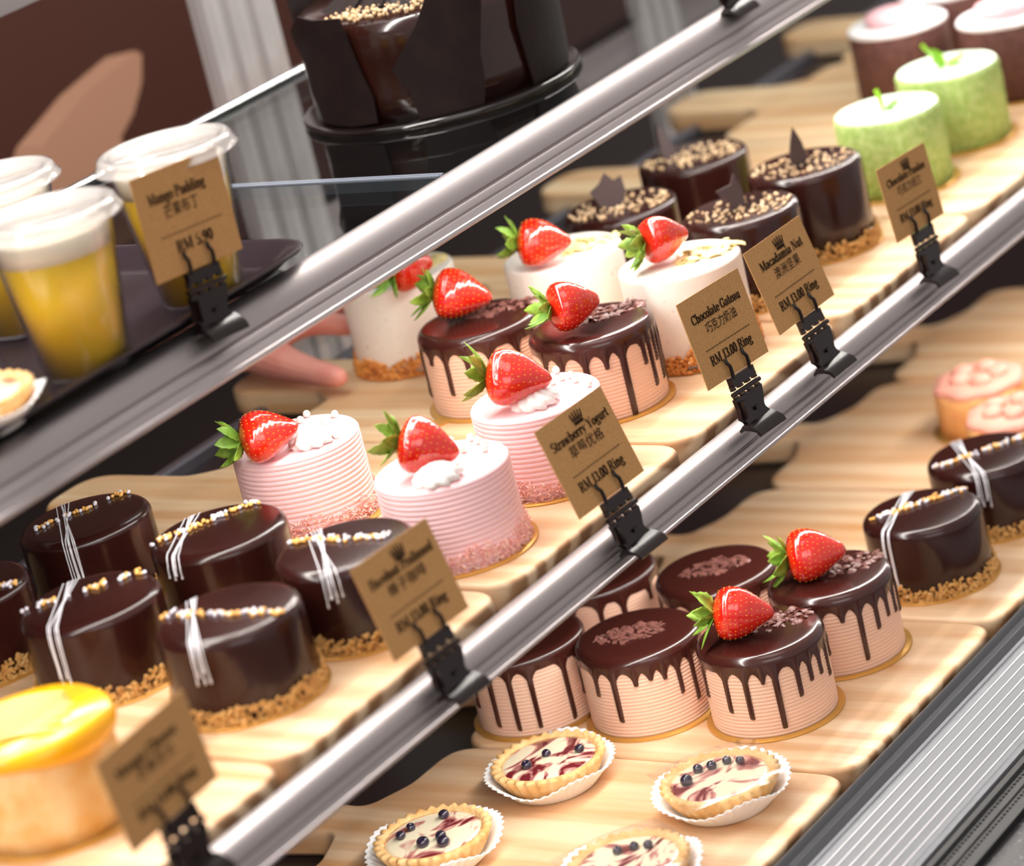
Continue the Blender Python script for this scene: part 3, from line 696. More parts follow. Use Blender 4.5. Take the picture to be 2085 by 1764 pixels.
# ------------------------------------------------------------------ chocolate drip gateaux
HG = .0508
def drip_mesh(R, H, drips, rng, skirt=.0065):
    NAa = 540; b = MB(); out = .0010; rows_side = 16
    tops = [(.0, .0012), (.012, .0012), (.024, .0012), (.031, .0011)]
    e = .0045
    lens = []
    for k in range(NAa):
        a = 2 * PI * k / NAa; L = skirt * (.55 + .2 * math.sin(3 * a + 1) + .12 * math.sin(7 * a))
        for (da, dl, w) in drips:
            d = abs((a - da + PI) % (2 * PI) - PI) * R
            if d < w: L = max(L, dl - .35 * w * (1 - math.sqrt(max(0, 1 - (d / w) ** 2))))
            f = math.exp(-((max(0, d - w)) / .0021)); L = max(L, skirt * .5 + skirt * 1.1 * f)
        lens.append(L)
    vs = []; rows = []
    prof_n = 0
    for k in range(NAa):
        a = 2 * PI * k / NAa; ca, sa = math.cos(a), math.sin(a); L = min(lens[k], H - .003)
        col = []
        for r, dz in tops[1:]: col.append((r, H + dz))
        for j in range(1, 8):
            t = PI / 2 * j / 7; col.append((R - e + (e + out) * math.sin(t), H - e + (e + .0011) * math.cos(t)))
        dd = min([abs((a - da + PI) % (2 * PI) - PI) * R / w for da, dl, w in drips] + [9])
        bulge = .0011 * math.sqrt(max(0, 1 - dd * dd)) if dd < 1 else 0
        for j in range(1, rows_side + 1):
            u = j / rows_side; zz = H - e - (L - .0) * u
            thick = out * (1 - .4 * u) + bulge * (.6 + .7 * max(0, (u - .7) / .3)) * (min(1, (1 - u) * 9) if u > .9 else 1) * min(1, u * 4)
            if u == 1: thick = -.0006
            col.append((R + thick, zz))
        for r, z_ in col: vs.append((r * ca, r * sa, z_))
        prof_n = len(col)
    fs = []
    c0 = len(vs); vs.append((0, 0, H + .0012))
    for k in range(NAa):
        k2 = (k + 1) % NAa; fs.append((c0, k * prof_n, k2 * prof_n))
        for j in range(prof_n - 1): fs.append((k * prof_n + j, k * prof_n + j + 1, k2 * prof_n + j + 1, k2 * prof_n + j))
    b.add(vs, fs); return b
gat = {}
def gateau(x, y, z, label, group, drips, sb=None, seed=1, shav=(0, 0), tab=None, nsh=70, srot=0):
    t = thing('chocolate_drip_cake', label, 'cake', (x, y, z), 0, group); rng = random.Random(seed)
    gold_disc(t, .0408, tab)
    if 'b' not in gat:
        b = MB(); b.lathe([(r_, z_ + .0013) for r_, z_ in ridged(.0370, HG - .0018, .004, 19, .00045)], 96); gat['b'] = b.build('cream_body', GATEAU, t)
    else: share('cream_body', gat['b'], t)
    D = [(math.radians(a), l, w) for a, l, w in drips]
    drip_mesh(.0368, HG, D, rng).build('chocolate_drip_glaze', GANACHE, t)
    b = flakes(rng, nsh, .021, .012, HG + .0012, .0056, rot=srot, cx=shav[0], cy=shav[1]); o = b.build('chocolate_shavings', SHAVE, t, angle=40); o['kind'] = 'stuff'
    if sb: strawberry(t, *sb, seed + 40)
    return t
def ringdrips(seed, lo=.012, hi=.036, step=27):
    rng = random.Random(seed); return [(a + rng.uniform(-6, 6), rng.uniform(lo, hi), rng.uniform(.0013, .0019)) for a in range(0, 360, step)]
gA = 'chocolate drip cakes with strawberries on the middle shelf'
gateau(1.462, -.066, 0, 'chocolate drip cake with a strawberry, behind the pink cake of the middle shelf board', gA,
       [(133, .037, .0017), (158, .012, .0014), (178, .031, .0016), (200, .02, .0015), (222, .012, .0015), (250, .034, .0017), (275, .02, .0015), (300, .03, .0015), (20, .02, .0015), (60, .03, .0015), (95, .02, .0015)],
       (loc((1.4625, -.0600, .0668), 1.462, -.066), (.46, -.83, -.30), .0365), 11, (.016, -.008), tab=math.radians(160), srot=-.7)
gateau(1.452, -.155, 0, 'chocolate drip cake with a strawberry and long drips, beside the Chocolate Gateau price card', gA,
       [(160, .014, .0015), (180, .018, .0016), (203, .034, .0018), (222, .014, .0014), (238, .047, .0020), (262, .020, .0014), (271, .036, .0015), (280, .022, .0012), (289, .036, .0014), (300, .03, .0014), (313, .044, .0016), (10, .02, .0015), (60, .03, .0015), (100, .02, .0015)],
       (loc((1.4400, -.1560, .0680), 1.452, -.155), (.80, -.58, -.12), .032), 12, (.017, -.006), srot=-.6)
gB = 'chocolate drip cakes on the lower deck'
gateau(1.409, -.253, ZL, 'lower deck chocolate drip cake with a strawberry, nearest the ribbed sill', gB,
       [(172, .030, .0014), (192, .034, .0015), (208, .012, .0012), (219, .042, .0016), (240, .026, .0014), (254, .020, .0014), (268, .020, .0013), (283, .026, .0013), (298, .018, .0013), (20, .02, .0015), (60, .03, .0015), (110, .02, .0015), (140, .025, .0015)],
       (loc((1.4005, -.2515, ZL + .0675), 1.409, -.253, ZL), (.50, -.84, -.2), .0355), 13, (.014, -.006), srot=-.7)
gateau(1.400, -.174, ZL, 'lower deck chocolate drip cake topped only with shavings, its drips all in view', gB,
       [(165, .02, .0014), (185, .036, .0016), (206, .013, .0013), (220, .011, .0013), (233, .013, .0014), (247, .026, .0014), (264, .035, .0015), (280, .018, .0013), (294, .03, .0014), (30, .02, .0015), (80, .03, .0015), (130, .025, .0015)],
       None, 14, (-.002, .002), nsh=110, srot=-.95)
gateau(1.487, -.258, ZL, 'lower deck chocolate drip cake with a strawberry, beside the beaded dark cake', gB,
       [(170, .02, .0015), (195, .018, .0014), (216, .012, .0013), (232, .040, .0016), (250, .024, .0014), (265, .020, .0014), (280, .022, .0013), (295, .026, .0014), (40, .03, .0015), (90, .02, .0015), (130, .025, .0015)],
       (loc((1.4840, -.2545, ZL + .0665), 1.487, -.258, ZL), (.55, -.82, -.1), .036), 15, (.014, -.008), srot=-.7)
gateau(1.490, -.177, ZL, 'lower deck chocolate drip cake topped only with shavings, behind the strawberry topped ones', gB, ringdrips(5), None, 16, (.0, .0), nsh=110, srot=-.95)
gateau(1.483, -.094, ZL, 'lower deck chocolate drip cake mostly hidden beneath the aluminium shelf rail', gB, ringdrips(6, step=30), None, 17, nsh=40)
gateau(1.391, -.0975, ZL, 'lower deck chocolate drip cake cut by the shelf rail, behind the first berry tart', gB,
       [(175, .040, .0015), (196, .042, .0014), (216, .042, .0016), (250, .044, .0016), (270, .02, .0014), (300, .03, .0014), (20, .02, .0015), (70, .03, .0015), (120, .02, .0015), (150, .03, .0015)], None, 18, nsh=50)

# ------------------------------------------------------------------ dark glazed cakes with beads
HO = .0464
op = {}
def opera(x, y, z, label, dr, spr, seed, hang=.022, nb=52, gap=None):
    t = thing('dark_glazed_cake', label, 'cake', (x, y, z), 0, 'dark glazed cakes with beads and white lines' + (' on the middle shelf' if z == 0 else ' on the lower deck'))
    rng = random.Random(seed)
    if 'b' not in op:
        op['d'] = gold_disc(t, .0415)
        b = MB(); b.lathe([(0, .0013), (.0372, .0013), (.0375, .006), (.0375, .02), (.0375, .034)] + [(.0375 - .0055 + .0055 * math.cos(PI / 2 * k / 9), HO - .0055 + .0055 * math.sin(PI / 2 * k / 9)) for k in range(10)] + [(.02, HO + .0001), (0, HO + .0002)], 96)
        op['b'] = b.build('glazed_body', GLAZE, t)
        b = crumb_ring(random.Random(9), .0382, .0098, 1500, .00118, jag=.3); o = b.build('nut_crumbs', NUT, t, smooth=False); o['kind'] = 'stuff'; op['c'] = o
    else:
        share('cake_board', op['d'], t); share('glazed_body', op['b'], t); share('nut_crumbs', op['c'], t).rotation_euler = (0, 0, seed * 1.3)
    # beads row
    a, b_ = Vector(spr[0]), Vector(spr[1]); d = b_ - a; n_ = Vector((-d.y, d.x)).normalized()
    for nm, mt_, sh_ in (('gold_beads', GOLDPEARL, 0), ('silver_beads', SILVER, 1)):
        B = MB(); k = 0
        while k < int(nb * .72):
            u = rng.random(); cl = .5 + .5 * math.sin(u * 19 + sh_ * 2.6 + seed)
            if rng.random() > .25 + .75 * cl: continue
            if gap and gap[0] < u < gap[1] and rng.random() < .9: k += 1; continue
            p = a + d * u + n_ * (rng.gauss(0, .0018)); k += 1
            if p.length > .0368: continue
            hz = HO if p.length < .032 else HO - (p.length - .032) ** 2 * 60
            B.blob((p.x, p.y, hz + .0010), .00112 * rng.uniform(.9, 1.1), sub=2)
        o = B.build(nm, mt_, t); o['kind'] = 'stuff'
    # white piped lines
    B = MB(); a, b_ = Vector(dr[0]), Vector(dr[1]); d = (b_ - a).normalized(); n_ = Vector((-d.y, d.x))
    for i in range(6):
        off0 = (i - 2.5) * .0015 + rng.uniform(-.0012, .0012); off1 = ((i * 5) % 6 - 2.5) * .0012 + rng.uniform(-.0012, .0012)
        mid = (a + b_) / 2
        pts = []
        def surf(q, over):
            pass
        # straight run over the top along d through mid, clipped to the rim, then down the near side
        o0 = n_ * off0; o1 = n_ * off1; Rr = .0375
        sA = mid + o0; 
        def hit(p, dv):
            bq = p.dot(dv); cq = p.dot(p) - Rr * Rr; return -bq + math.sqrt(max(0, bq * bq - cq))
        tb = -hit(sA, -d); tf = hit(mid + o1, d)
        N_ = 26
        for k in range(N_ + 1):
            u = k / N_; q = mid + o0 * (1 - u) + o1 * u + d * (tb + .0006 + (tf - tb - .0006) * u); r = q.length
            e = .0055
            if r > Rr - e:
                ss = min(1, (r - (Rr - e)) / e); zz = HO - e + e * math.sqrt(max(0, 1 - ss * ss))
            else: zz = HO
            if r > Rr: q = q * (Rr / r)
            if r > Rr - e: q = q * (1 + .0004 / Rr)
            if k == 0: zz -= .001
            pts.append((q.x, q.y, zz + .0003))
        L = hang * rng.uniform(.55, 1.1); q = Vector(pts[-1][:2]); qn = q.normalized(); sway = rng.uniform(-.0006, .0006); tang = Vector((-qn.y, qn.x))
        z0_ = HO - .0055
        for k in range(1, 9):
            u = k / 8; w = q + qn * .0003 + tang * sway * u; pts.append((w.x, w.y, z0_ - L * u))
        rr = [.00030] * (len(pts) - 2) + [.0005, .0006]
        B.tube(pts, rr, 6)
    B.build('white_icing_lines', ICING, t)
    return t
opera(1.075, -.172, 0, 'dark glazed cake nearest its card, thick white drips, whole front in view', ((.0224, .0414), (-.0351, -.0064)), ((-.0092, .036), (.0006, -.0350)), 21, .016)
opera(1.082, -.073, 0, 'dark glazed cake behind the yellow mango cake, white lines running to its foot', ((.0294, .0359), (-.0375, -.0069)), ((-.0196, .0300), (.0340, -.0120)), 22, .034, gap=(.3, .5))
opera(1.179, .014, 0, 'dark glazed cake at the rear by the board handle, sparse beads', ((.021, .0349), (-.0366, -.0207)), ((-.0216, .0225), (.0345, -.0063)), 23, .03, nb=44, gap=(.62, .85))
opera(1.169, -.091, 0, 'dark glazed cake in front of the leftmost pink cake, dense bead row', ((.0222, .0341), (-.0329, .0035)), ((-.0221, .0285), (.0345, -.0008)), 24, .007, nb=66)
opera(1.155, -.187, 0, 'dark glazed cake half hidden by the blurred brown card before the pink cakes', ((.0245, .0393), (-.0268, -.0085)), ((-.0004, .036), (.0094, -.0217)), 25, .012)
opera(1.0884, .0253, 0, 'dark glazed cake cut off by the picture edge, above the yellow mango cake', ((.0211, .0116), (-.025, -.0236)), ((-.0144, -.0066), (.0070, -.0350)), 26, .02)
opera(1.592, -.267, ZL, 'lower deck dark glazed cake standing nearest the drip cakes', ((.0276, .0225), (-.031, .0086)), ((-.0188, .0267), (.0345, -.0151)), 27, .034, nb=64)
opera(1.6805, -.2685, ZL, 'lower deck dark glazed cake in front of the orange cakes', ((.0209, .0325), (-.0331, -.0125)), ((-.0263, .0219), (.0296, -.0196)), 28, .016, nb=64)

# ------------------------------------------------------------------ white cakes
HW = .0598
wc = {}
def white_cake(x, y, label, sb, seed, shav):
    t = thing('white_vanilla_cake', label, 'cake', (x, y, 0), 0, 'white cakes with strawberry and caramel crumbs')
    rng = random.Random(seed)
    if 'b' not in wc:
        wc['d'] = gold_disc(t, .0388)
        b = MB(); b.lathe([(0, .0013), (.037, .0013), (.0372, .01), (.0374, .03)] + [(.0375 - .002 + .002 * math.cos(PI / 2 * k / 5), HW - .002 + .002 * math.sin(PI / 2 * k / 5)) for k in range(6)] + [(0, HW)], 96)
        wc['b'] = b.build('vanilla_body', VANILLA, t)
        b = crumb_ring(random.Random(19), .0380, .0115, 1200, .0017, sub=1, jag=.3); o = b.build('caramel_crumbs', CRUMB, t, smooth=False); o['kind'] = 'stuff'; wc['c'] = o
    else:
        share('cake_board', wc['d'], t); share('vanilla_body', wc['b'], t); share('caramel_crumbs', wc['c'], t).rotation_euler = (0, 0, seed * 1.3)
    b = flakes(rng, 85, .022, .013, HW, .0085, rot=-.7, cx=shav[0], cy=shav[1], lift=.003); o = b.build('white_chocolate_curls', WCHOC, t, angle=40); o['kind'] = 'stuff'
    strawberry(t, *sb, seed)
white_cake(1.528, .040, 'white cake at the hand, cut across its top by the upper rail', (loc((1.4960, .0010, HW + .0145), 1.528, .040), (.90, -.40, -.1), .032), 31, (.006, -.010))
white_cake(1.555, -.072, 'white cake between the nut topped cakes and the left drip cake', (loc((1.5300, -.0790, HW + .0155), 1.555, -.072), (.50, -.83, -.2), .034), 32, (.010, -.010))
white_cake(1.5325, -.1715, 'white cake behind the Chocolate Gateau price card', (loc((1.5260, -.1650, HW + .0155), 1.528, -.170), (.85, -.50, -.12), .032), 33, (.011, -.013))

# ------------------------------------------------------------------ nut topped chocolate cakes
HM = .058
mc = {}
def nut_cake(x, y, label, seed, shard, nring=False):
    t = thing('nut_topped_chocolate_cake', label, 'cake', (x, y, 0), 0, 'chocolate cakes topped with chopped nuts'); rng = random.Random(seed)
    if 'b' not in mc:
        mc['d'] = gold_disc(t, .0415)
        b = MB(); b.lathe([(0, .0013), (.0372, .0013), (.0375, .02)] + [(.0375 - .0045 + .0045 * math.cos(PI / 2 * k / 7), HM - .0045 + .0045 * math.sin(PI / 2 * k / 7)) for k in range(8)] + [(0, HM)], 80)
        mc['b'] = b.build('glazed_body', GLAZE, t)
        b = crumb_ring(random.Random(29), .0382, .0105, 1200, .0014, jag=.3); o = b.build('nut_crumbs', NUT, t, smooth=False); o['kind'] = 'stuff'; mc['c'] = o
    else:
        share('cake_board', mc['d'], t); share('glazed_body', mc['b'], t); share('nut_crumbs', mc['c'], t).rotation_euler = (0, 0, seed)
    B = MB()
    for k in range(125):
        a = rng.uniform(0, 6.28); q = math.sqrt(rng.random()); u, v = .034 * q * math.cos(a), .025 * q * math.sin(a)
        c_, s_ = math.cos(-.95), math.sin(-.95); X, Y = u * c_ - v * s_ - .003, u * s_ + v * c_ - .002
        B.blob((X, Y, HM + .0009), .0015 * rng.uniform(.6, 1.2), sub=1, sc=(1, .8, .75), rot=Matrix.Rotation(a, 3, 'X'))
    o = B.build('chopped_nuts', NUTPALE, t, smooth=False); o['kind'] = 'stuff'
    # chocolate shard standing upright
    pts, (sx, sy), rz, tilt = shard
    M = Matrix.Translation((sx, sy, HM - .002)) @ Matrix.Rotation(rz, 4, 'Z') @ Matrix.Rotation(PI / 2 + tilt, 4, 'X')
    B = MB(); B.prism(pts, -.0009, .0009, M); B.build('chocolate_shard', SHARD2, t, smooth=False)
star = [(-.004, 0), (.006, .0), (.012, .009), (.0115, .020), (.006, .0185), (.001, .0245), (-.004, .0185), (-.011, .015), (-.0075, .006)]
leafp = [(-.003, 0), (.004, 0), (.0062, .008), (.0045, .017), (.0005, .028), (-.003, .018), (-.0055, .008)]
finp = [(-.004, 0), (.007, 0), (.007, .012), (.004, .024), (.0005, .018), (-.010, .0165), (-.008, .012), (-.003, .009)]
nut_cake(1.648, -.058, 'nut topped chocolate cake with a star shaped shard, behind the white cakes', 41, (star, (-.004, .004), -.75, -.15))
nut_cake(1.630, -.159, 'nut topped chocolate cake behind the Macadamia Nut price card', 42, (finp, (-.001, .002), -.6, -.1))
nut_cake(1.747, -.056, 'nut topped chocolate cake at the back, its thin shard leaning', 43, (leafp, (-.008, .012), -.3, -.3))
nut_cake(1.716, -.159, 'nut topped chocolate cake beside the green cakes, pointed shard upright', 44, (leafp, (-.004, .001), -.75, 0))

# ------------------------------------------------------------------ green cakes
HN = .055
def green_cake(x, y, label, leafk):
    t = thing('green_crumb_cake', label, 'cake', (x, y, 0), 0, 'pale green crumb coated cakes'); gold_disc(t, .0415)
    rng = random.Random(int(x * 100)); B = MB(); B.lathe(rounded(.0362, HN - .0008, .002, 5, .0013) + [(0, HN - .0008)], 80)
    for k in range(700):
        a = rng.uniform(0, 6.28); z = rng.uniform(.002, HN - .002); B.blob((.0362 * math.cos(a), .0362 * math.sin(a), z), rng.uniform(.0006, .0011), sub=1)
    B.build('crumb_coating', GREEN, t)
    B = MB(); B.lathe([(0, HN - .0012), (.0345, HN - .0012), (.0352, HN - .0006), (.0345, HN), (0, HN + .0003)], 64); B.build('cream_top', GREENTOP, t)
    B = MB()
    for (ang, L, tilt) in leafk:
        M = Matrix.Translation((-.004, .0, HN)) @ Matrix.Rotation(ang, 4, 'Z') @ Matrix.Rotation(-tilt, 4, 'Y')
        L *= 1.3; W = L * .36; vs = []
        for i in range(7):
            u = i / 6; w = W * math.sin(PI * (u * .9 + .08)); vs += [(u * L, -w, .0015 * u), (u * L, 0, -.001), (u * L, w, .0015 * u)]
        n = len(vs); fs = []
        for i in range(6):
            for j in range(2): q = (i * 3 + j, i * 3 + j + 1, i * 3 + j + 4, i * 3 + j + 3); fs += [q, tuple(n + w_ for w_ in q[::-1])]
        B.add(vs + [(p[0], p[1], p[2] - .0004) for p in vs], fs, M)
    B.build('mint_leaf', LEAFY, t)
green_cake(1.838, -.157, 'pale green cake behind the rightmost price card, thin upright sprig', [(2.4, .012, 1.4), (-1.1, .009, .4)])
green_cake(1.932, -.157, 'pale green cake next to the brown cakes, broad folded leaf on top', [(2.3, .018, 1.0), (-.8, .013, .3), (1.2, .012, .9)])
# ------------------------------------------------------------------ brown cakes
def brown_cake(x, y, label):
    t = thing('brown_sponge_cake', label, 'cake', (x, y, 0), 0, 'brown cakes with sugar tops and pink discs'); gold_disc(t, .0415)
    B = MB(); B.lathe(rounded(.0370, .056, .002, 5, .0013) + [(0, .056)], 72); B.build('sponge_body', BROWNSIDE, t)
    B = MB(); B.lathe([(0, .0558), (.0368, .0558), (.0374, .0575), (.0355, .0595), (0, .0605)], 72); B.build('sugar_top', WHITETOP, t)
    B = MB(); B.lathe([(0, .060), (.0215, .060), (.0235, .0635), (.0215, .0675), (.012, .0695), (0, .070)], 60); B.build('pink_disc', PINKDISC, t)
brown_cake(2.044, -.0625, 'brown cake with pink disc, rear one just above the green cakes')
brown_cake(2.045, -.152, 'brown cake with pink disc at the right picture edge behind the green cake')
brown_cake(2.135, -.060, 'brown cake with pink disc peeping in at the top, farthest of the three')
# ------------------------------------------------------------------ mango cake
t = thing('mango_ring_cake', 'tall cake with glossy yellow mango top at the left, on its pine board', 'cake', (.943, -.158, 0)); gold_disc(t, .041)
HMG = .055
B = MB(); B.lathe([(0, .0013), (.0368, .0013), (.037, .01), (.036, .03), (.036, HMG - .012), (.0355, HMG - .01), (0, HMG - .01)], 80); B.build('sponge_body', SPONGE, t)
B = MB(); B.lathe([(0, HMG - .0135), (.0352, HMG - .0140), (.0380, HMG - .0125), (.0392, HMG - .0080), (.0384, HMG - .0035), (.0350, HMG - .0006), (0, HMG)], 80,
                  rf=lambda r, z, a: (r * (1 + .012 * math.sin(5 * a)), z - (.002 * math.sin(3 * a) if z < HMG - .010 and r > .03 else 0))); B.build('mango_jelly_top', MANGO, t)
for k in range(6):
    B = MB(); L = .052 - abs(k - 2.5) * .0065
    pts = [(-L / 2 + L * i / 12, .0012 * math.sin(PI * i / 12), .0014 * math.sin(PI * i / 12)) for i in range(13)]
    B.tube(pts, [.0006 + .0018 * math.sin(PI * (i * .94 / 12 + .03)) ** .4 for i in range(13)], 10)
    o = B.build('mango_slice', MANGOS, t); w_ = (k - 2.5) * .0080; o.scale = (1, 1, .6); o.location = (-.004 + w_ * .83, .001 + w_ * .55, HMG + .0008); o.rotation_euler = (0, 0, -.98)

# ------------------------------------------------------------------ berry tarts
def tart(x, y, z, label, seed, berries, film=False, group='berry tarts in white paper cups on the lower deck', rz=0.0):
    t = thing('berry_tart', label, 'tart', (x, y, z), rz, group); rng = random.Random(seed)
    B = MB(); NF = 46
    def rf(r, z_, a):
        k = max(0, (r - .024) / .014); return (r * (1 + .022 * k * math.cos(NF * a) + .02 * k * math.sin(2 * a + seed) ), z_ + (.0016 * k * math.sin(3 * a + seed) + .0012 * k * math.sin(5 * a)) * (z_ > .004))
    B.lathe([(0, .0002), (.025, .0002), (.0265, .0012), (.0305, .0060), (.0350, .0105), (.0388, .0136), (.0384, .0139), (.0346, .0109), (.0301, .0064), (.026, .0018), (.0245, .0008), (0, .0008)], NF * 6, rf=rf)
    B.build('paper_case', PAPER, t)
    NC = 30
    def rc(r, z_, a):
        k = max(0, (r - .022) / .011); return (r * (1 + .034 * min(k, 1) * math.cos(NC * a)), z_ + .0005 * min(k, 1) * math.cos(NC * a) * (z_ > .015))
    B = MB(); B.lathe([(0, .001), (.0235, .001), (.0285, .008), (.0325, .0155), (.0330, .0172), (.0322, .0182), (.0300, .0184), (.0284, .0176), (.0276, .0160), (0, .0155)], NC * 8, rf=rc); B.build('crust', CRUST, t)
    B = MB(); B.lathe([(0, .0156), (.0278, .0158), (.0279, .0164), (.025, .0170), (.012, .0173), (0, .0174)], 72); B.build('custard_filling', swirl_mat('berry_swirl_%d' % seed, seed), t)
    for (bx, by, br) in berries:
        B = MB(); B.lathe([(0, -.9), (.45, -.8), (.85, -.4), (1.0, 0), (.9, .45), (.6, .78), (.42, .86), (.3, .74), (0, .7)], 18, M=Matrix.Scale(br, 4)); o = B.build('berry', BLUEB, t); o.location = (bx, by, .0175 + br * .55); o.scale = (1.25,) * 3; o.rotation_euler = (rng.uniform(-.5, .5), rng.uniform(-.5, .5), 0)
    if film:
        B = MB(); n = 16; s = .032; vs = []
        for i in range(n + 1):
            for j in range(n + 1):
                u, v = i / n * 2 - 1, j / n * 2 - 1; X, Y = u * s, v * s; r = math.hypot(X, Y)
                zz = .0208 - max(0, r - .028) * .14 + .0006 * math.sin(u * 5 + seed) * math.cos(v * 4) + rng.uniform(-.00012, .00012); vs.append((X, Y, zz))
        fs = [(i * (n + 1) + j, (i + 1) * (n + 1) + j, (i + 1) * (n + 1) + j + 1, i * (n + 1) + j + 1) for i in range(n) for j in range(n)]
        B.add(vs, fs, Matrix.Rotation(film, 4, 'Z')); o = B.build('clear_wrapper', FILMM, t, fix=False)
tart(1.3067, -.1617, ZL, 'berry tart without wrapper next to the drip cakes, two dark berries', 1, [(.010, -.016, .0024), (-.013, .006, .0026), (.002, .002, .0022)])
tart(1.3000, -.2805, ZL, 'berry tart under shiny clear film, nearest the ribbed sill', 2, [(.004, .016, .0024), (-.010, .015, .0030), (.009, .010, .0024), (.016, .004, .0022), (.017, -.004, .0022)], film=.9)
tart(1.2144, -.1430, ZL, 'berry tart nearest the aluminium rail, six dark berries on its custard', 3, [(.018, .004, .0026), (-.008, .016, .0024), (-.013, -.003, .0030), (-.004, -.009, .0026), (-.010, -.015, .0030), (.002, .016, .0022)])
tart(1.2067, -.2771, ZL, 'berry tart in clear film cut off by the bottom picture edge', 4, [(.012, .003, .0022), (.006, .010, .0022), (.015, -.004, .0022)], film=1.0)
tart(1.0162, -.0999, ZT + .0035, 'small tart in white paper on the black tray beside the pudding cups', 5, [], group=None)

# ------------------------------------------------------------------ orange cakes on the lower deck
def orange_cake(x, y, label):
    t = thing('orange_cream_cake', label, 'cake', (x, y, ZL), 0, 'orange cakes with salmon cream tops'); gold_disc(t, .037)
    B = MB(); B.lathe(rounded(.032, .031, .002, 5, .0013) + [(0, .031)], 64); B.build('sponge_body', ORANGE, t)
    B = MB()
    B.lathe([(0, .0305), (.0305, .0305), (.0318, .033), (.0300, .0362), (.022, .0375), (0, .0372)], 90, rf=lambda r, z, a: (r * (1 + .03 * math.cos(8 * a)), z))
    for k in range(5):
        a = k * 1.256; B.blob((.014 * math.cos(a), .014 * math.sin(a), .0385), .0078, sub=2, sc=(1, 1, .6))
    B.build('cream_top', SALMON, t)
orange_cake(1.833, -.190, 'blurred orange cake with salmon cream top, the one nearer the aluminium rail')
orange_cake(1.775, -.2425, 'blurred orange cake with salmon cream top at the right picture edge')

# ------------------------------------------------------------------ black tray and pudding cups on glass
t = thing('black_tray', 'long black plastic tray on the glass shelf, carrying the pudding cups', 'tray', (1.021, -.0125, ZT))
def rrect(x0, y0, x1, y1, r): return fillet([(x0, y0, r), (x1, y0, r), (x1, y1, r), (x0, y1, r)], 6)
outl = [(rrect(-.228, -.106, .228, .106, .024), 0), (rrect(-.238, -.117, .238, .117, .028), .0082), (rrect(-.242, -.120, .242, .120, .030), .0090), (rrect(-.242, -.120, .242, .120, .030), .0105),
        (rrect(-.236, -.114, .236, .114, .027), .0100), (rrect(-.226, -.104, .226, .104, .024), .0022)]
B = MB(); n = len(outl[0][0]); vs = []
for pl, z_ in outl: vs += [(p[0], p[1], z_) for p in pl]
fs = [tuple(range(n))[::-1]]
for l in range(len(outl) - 1):
    for i in range(n): fs.append((l * n + i, l * n + (i + 1) % n, (l + 1) * n + (i + 1) % n, (l + 1) * n + i))
fs.append(tuple(range(5 * n, 6 * n))); B.add(vs, fs); B.build('tray_body', mat('tray_plastic', (44, 36, 42), .22, spec=.7), t, angle=50)
def cup(x, y, label):
    t = thing('pudding_cup', label, 'cup', (x, y, ZT + .003), 0, 'yellow pudding cups with clear lids')
    h = .082; r0, r1 = .0220, .0322
    B = MB(); B.lathe([(0, 0), (r0, 0), (r0 + .0005, .001), (r1, h - .004), (r1 + .0015, h - .003), (r1 + .0005, h - .001), (r1 - .0008, h - .004), (r0 - .0004, .0016), (0, .0014)], 64); B.build('clear_cup', CUPM, t)
    zf = .062; rf_ = r0 + (r1 - r0) * zf / h
    B = MB(); B.lathe([(0, .002), (r0 - .001, .002), (rf_ - .0012, zf), (0, zf)], 56); B.build('pudding', PUDDING, t)
    B = MB(); rg = r0 + (r1 - r0) * .073 / h; B.lathe([(0, zf), (rf_ - .0012, zf), (rg - .0013, .073), (rg - .004, .074), (0, .074)], 56); B.build('cream_layer', PCREAM, t)
    B = MB(); B.lathe([(0, h - .0012), (.0285, h - .0012), (.0298, h + .0016), (.0330, h + .0022), (.0352, h + .0014), (.0362, h - .0010), (.0372, h - .0034), (.0385, h - .0044), (.0384, h - .0052), (.0366, h - .0052), (.0352, h - .0012), (.0344, h + .0006), (.0328, h + .0014), (.0304, h + .0010), (.0290, h - .0020), (0, h - .0020)], 72); B.build('lid', LIDM, t)
cup(1.0975, -.1040, 'front yellow pudding cup with lid, at the left picture edge')
cup(1.1970, -.1005, 'yellow pudding cup directly behind the Mango Pudding card')
cup(1.1580, -.0100, 'yellow pudding cup farthest back, only its rim seen over the front cup')

# ------------------------------------------------------------------ big chocolate cake
t = thing('large_chocolate_cake', 'large round chocolate cake with dark shards round its side, on the glass shelf', 'cake', (1.565, -.003, ZT))
B = MB(); B.lathe([(0, .0003), (.086, .0003), (.089, .0012), (.0895, .0030), (.0885, .0045), (.086, .0048), (0, .0046)], 128); B.build('black_cake_board', mat('black_board', (20, 14, 14), .12, spec=.7), t)
B = MB(); B.lathe([(0, .0048), (.080, .0048), (.0803, .02), (.080, .05), (.0795, .060), (.0775, .0665), (.073, .0685), (0, .069)], 128); B.build('glazed_body', BIGCH, t)
SH = [[(140.2, .0631), (155.7, .0756), (165.3, .0738), (181.2, .0741), (183.3, .0534), (185.4, .0375), (187.7, .0227), (186.8, .0071), (173.1, .0057), (153.2, .0068), (148.5, .0266), (149.3, .0461)],
      [(221.3, .0817), (243.1, .0726), (236.6, .0358), (236.2, .0193), (233.5, .0052), (205.7, .0052), (204.4, .0235), (198.9, .0383), (212.9, .0617)],
      [(260.4, .0747), (296, .0707), (305.0, .020), (292.9, .0052), (259.9, .0052), (258.4, .0223), (257.1, .043)],
      [(320, .08), (345, .07), (350, .03), (342, .0052), (318, .0052), (312, .04)], [(10, .075), (40, .08), (44, .03), (36, .0052), (12, .0052)], [(70, .07), (110, .078), (112, .03), (100, .0052), (74, .0052)]]
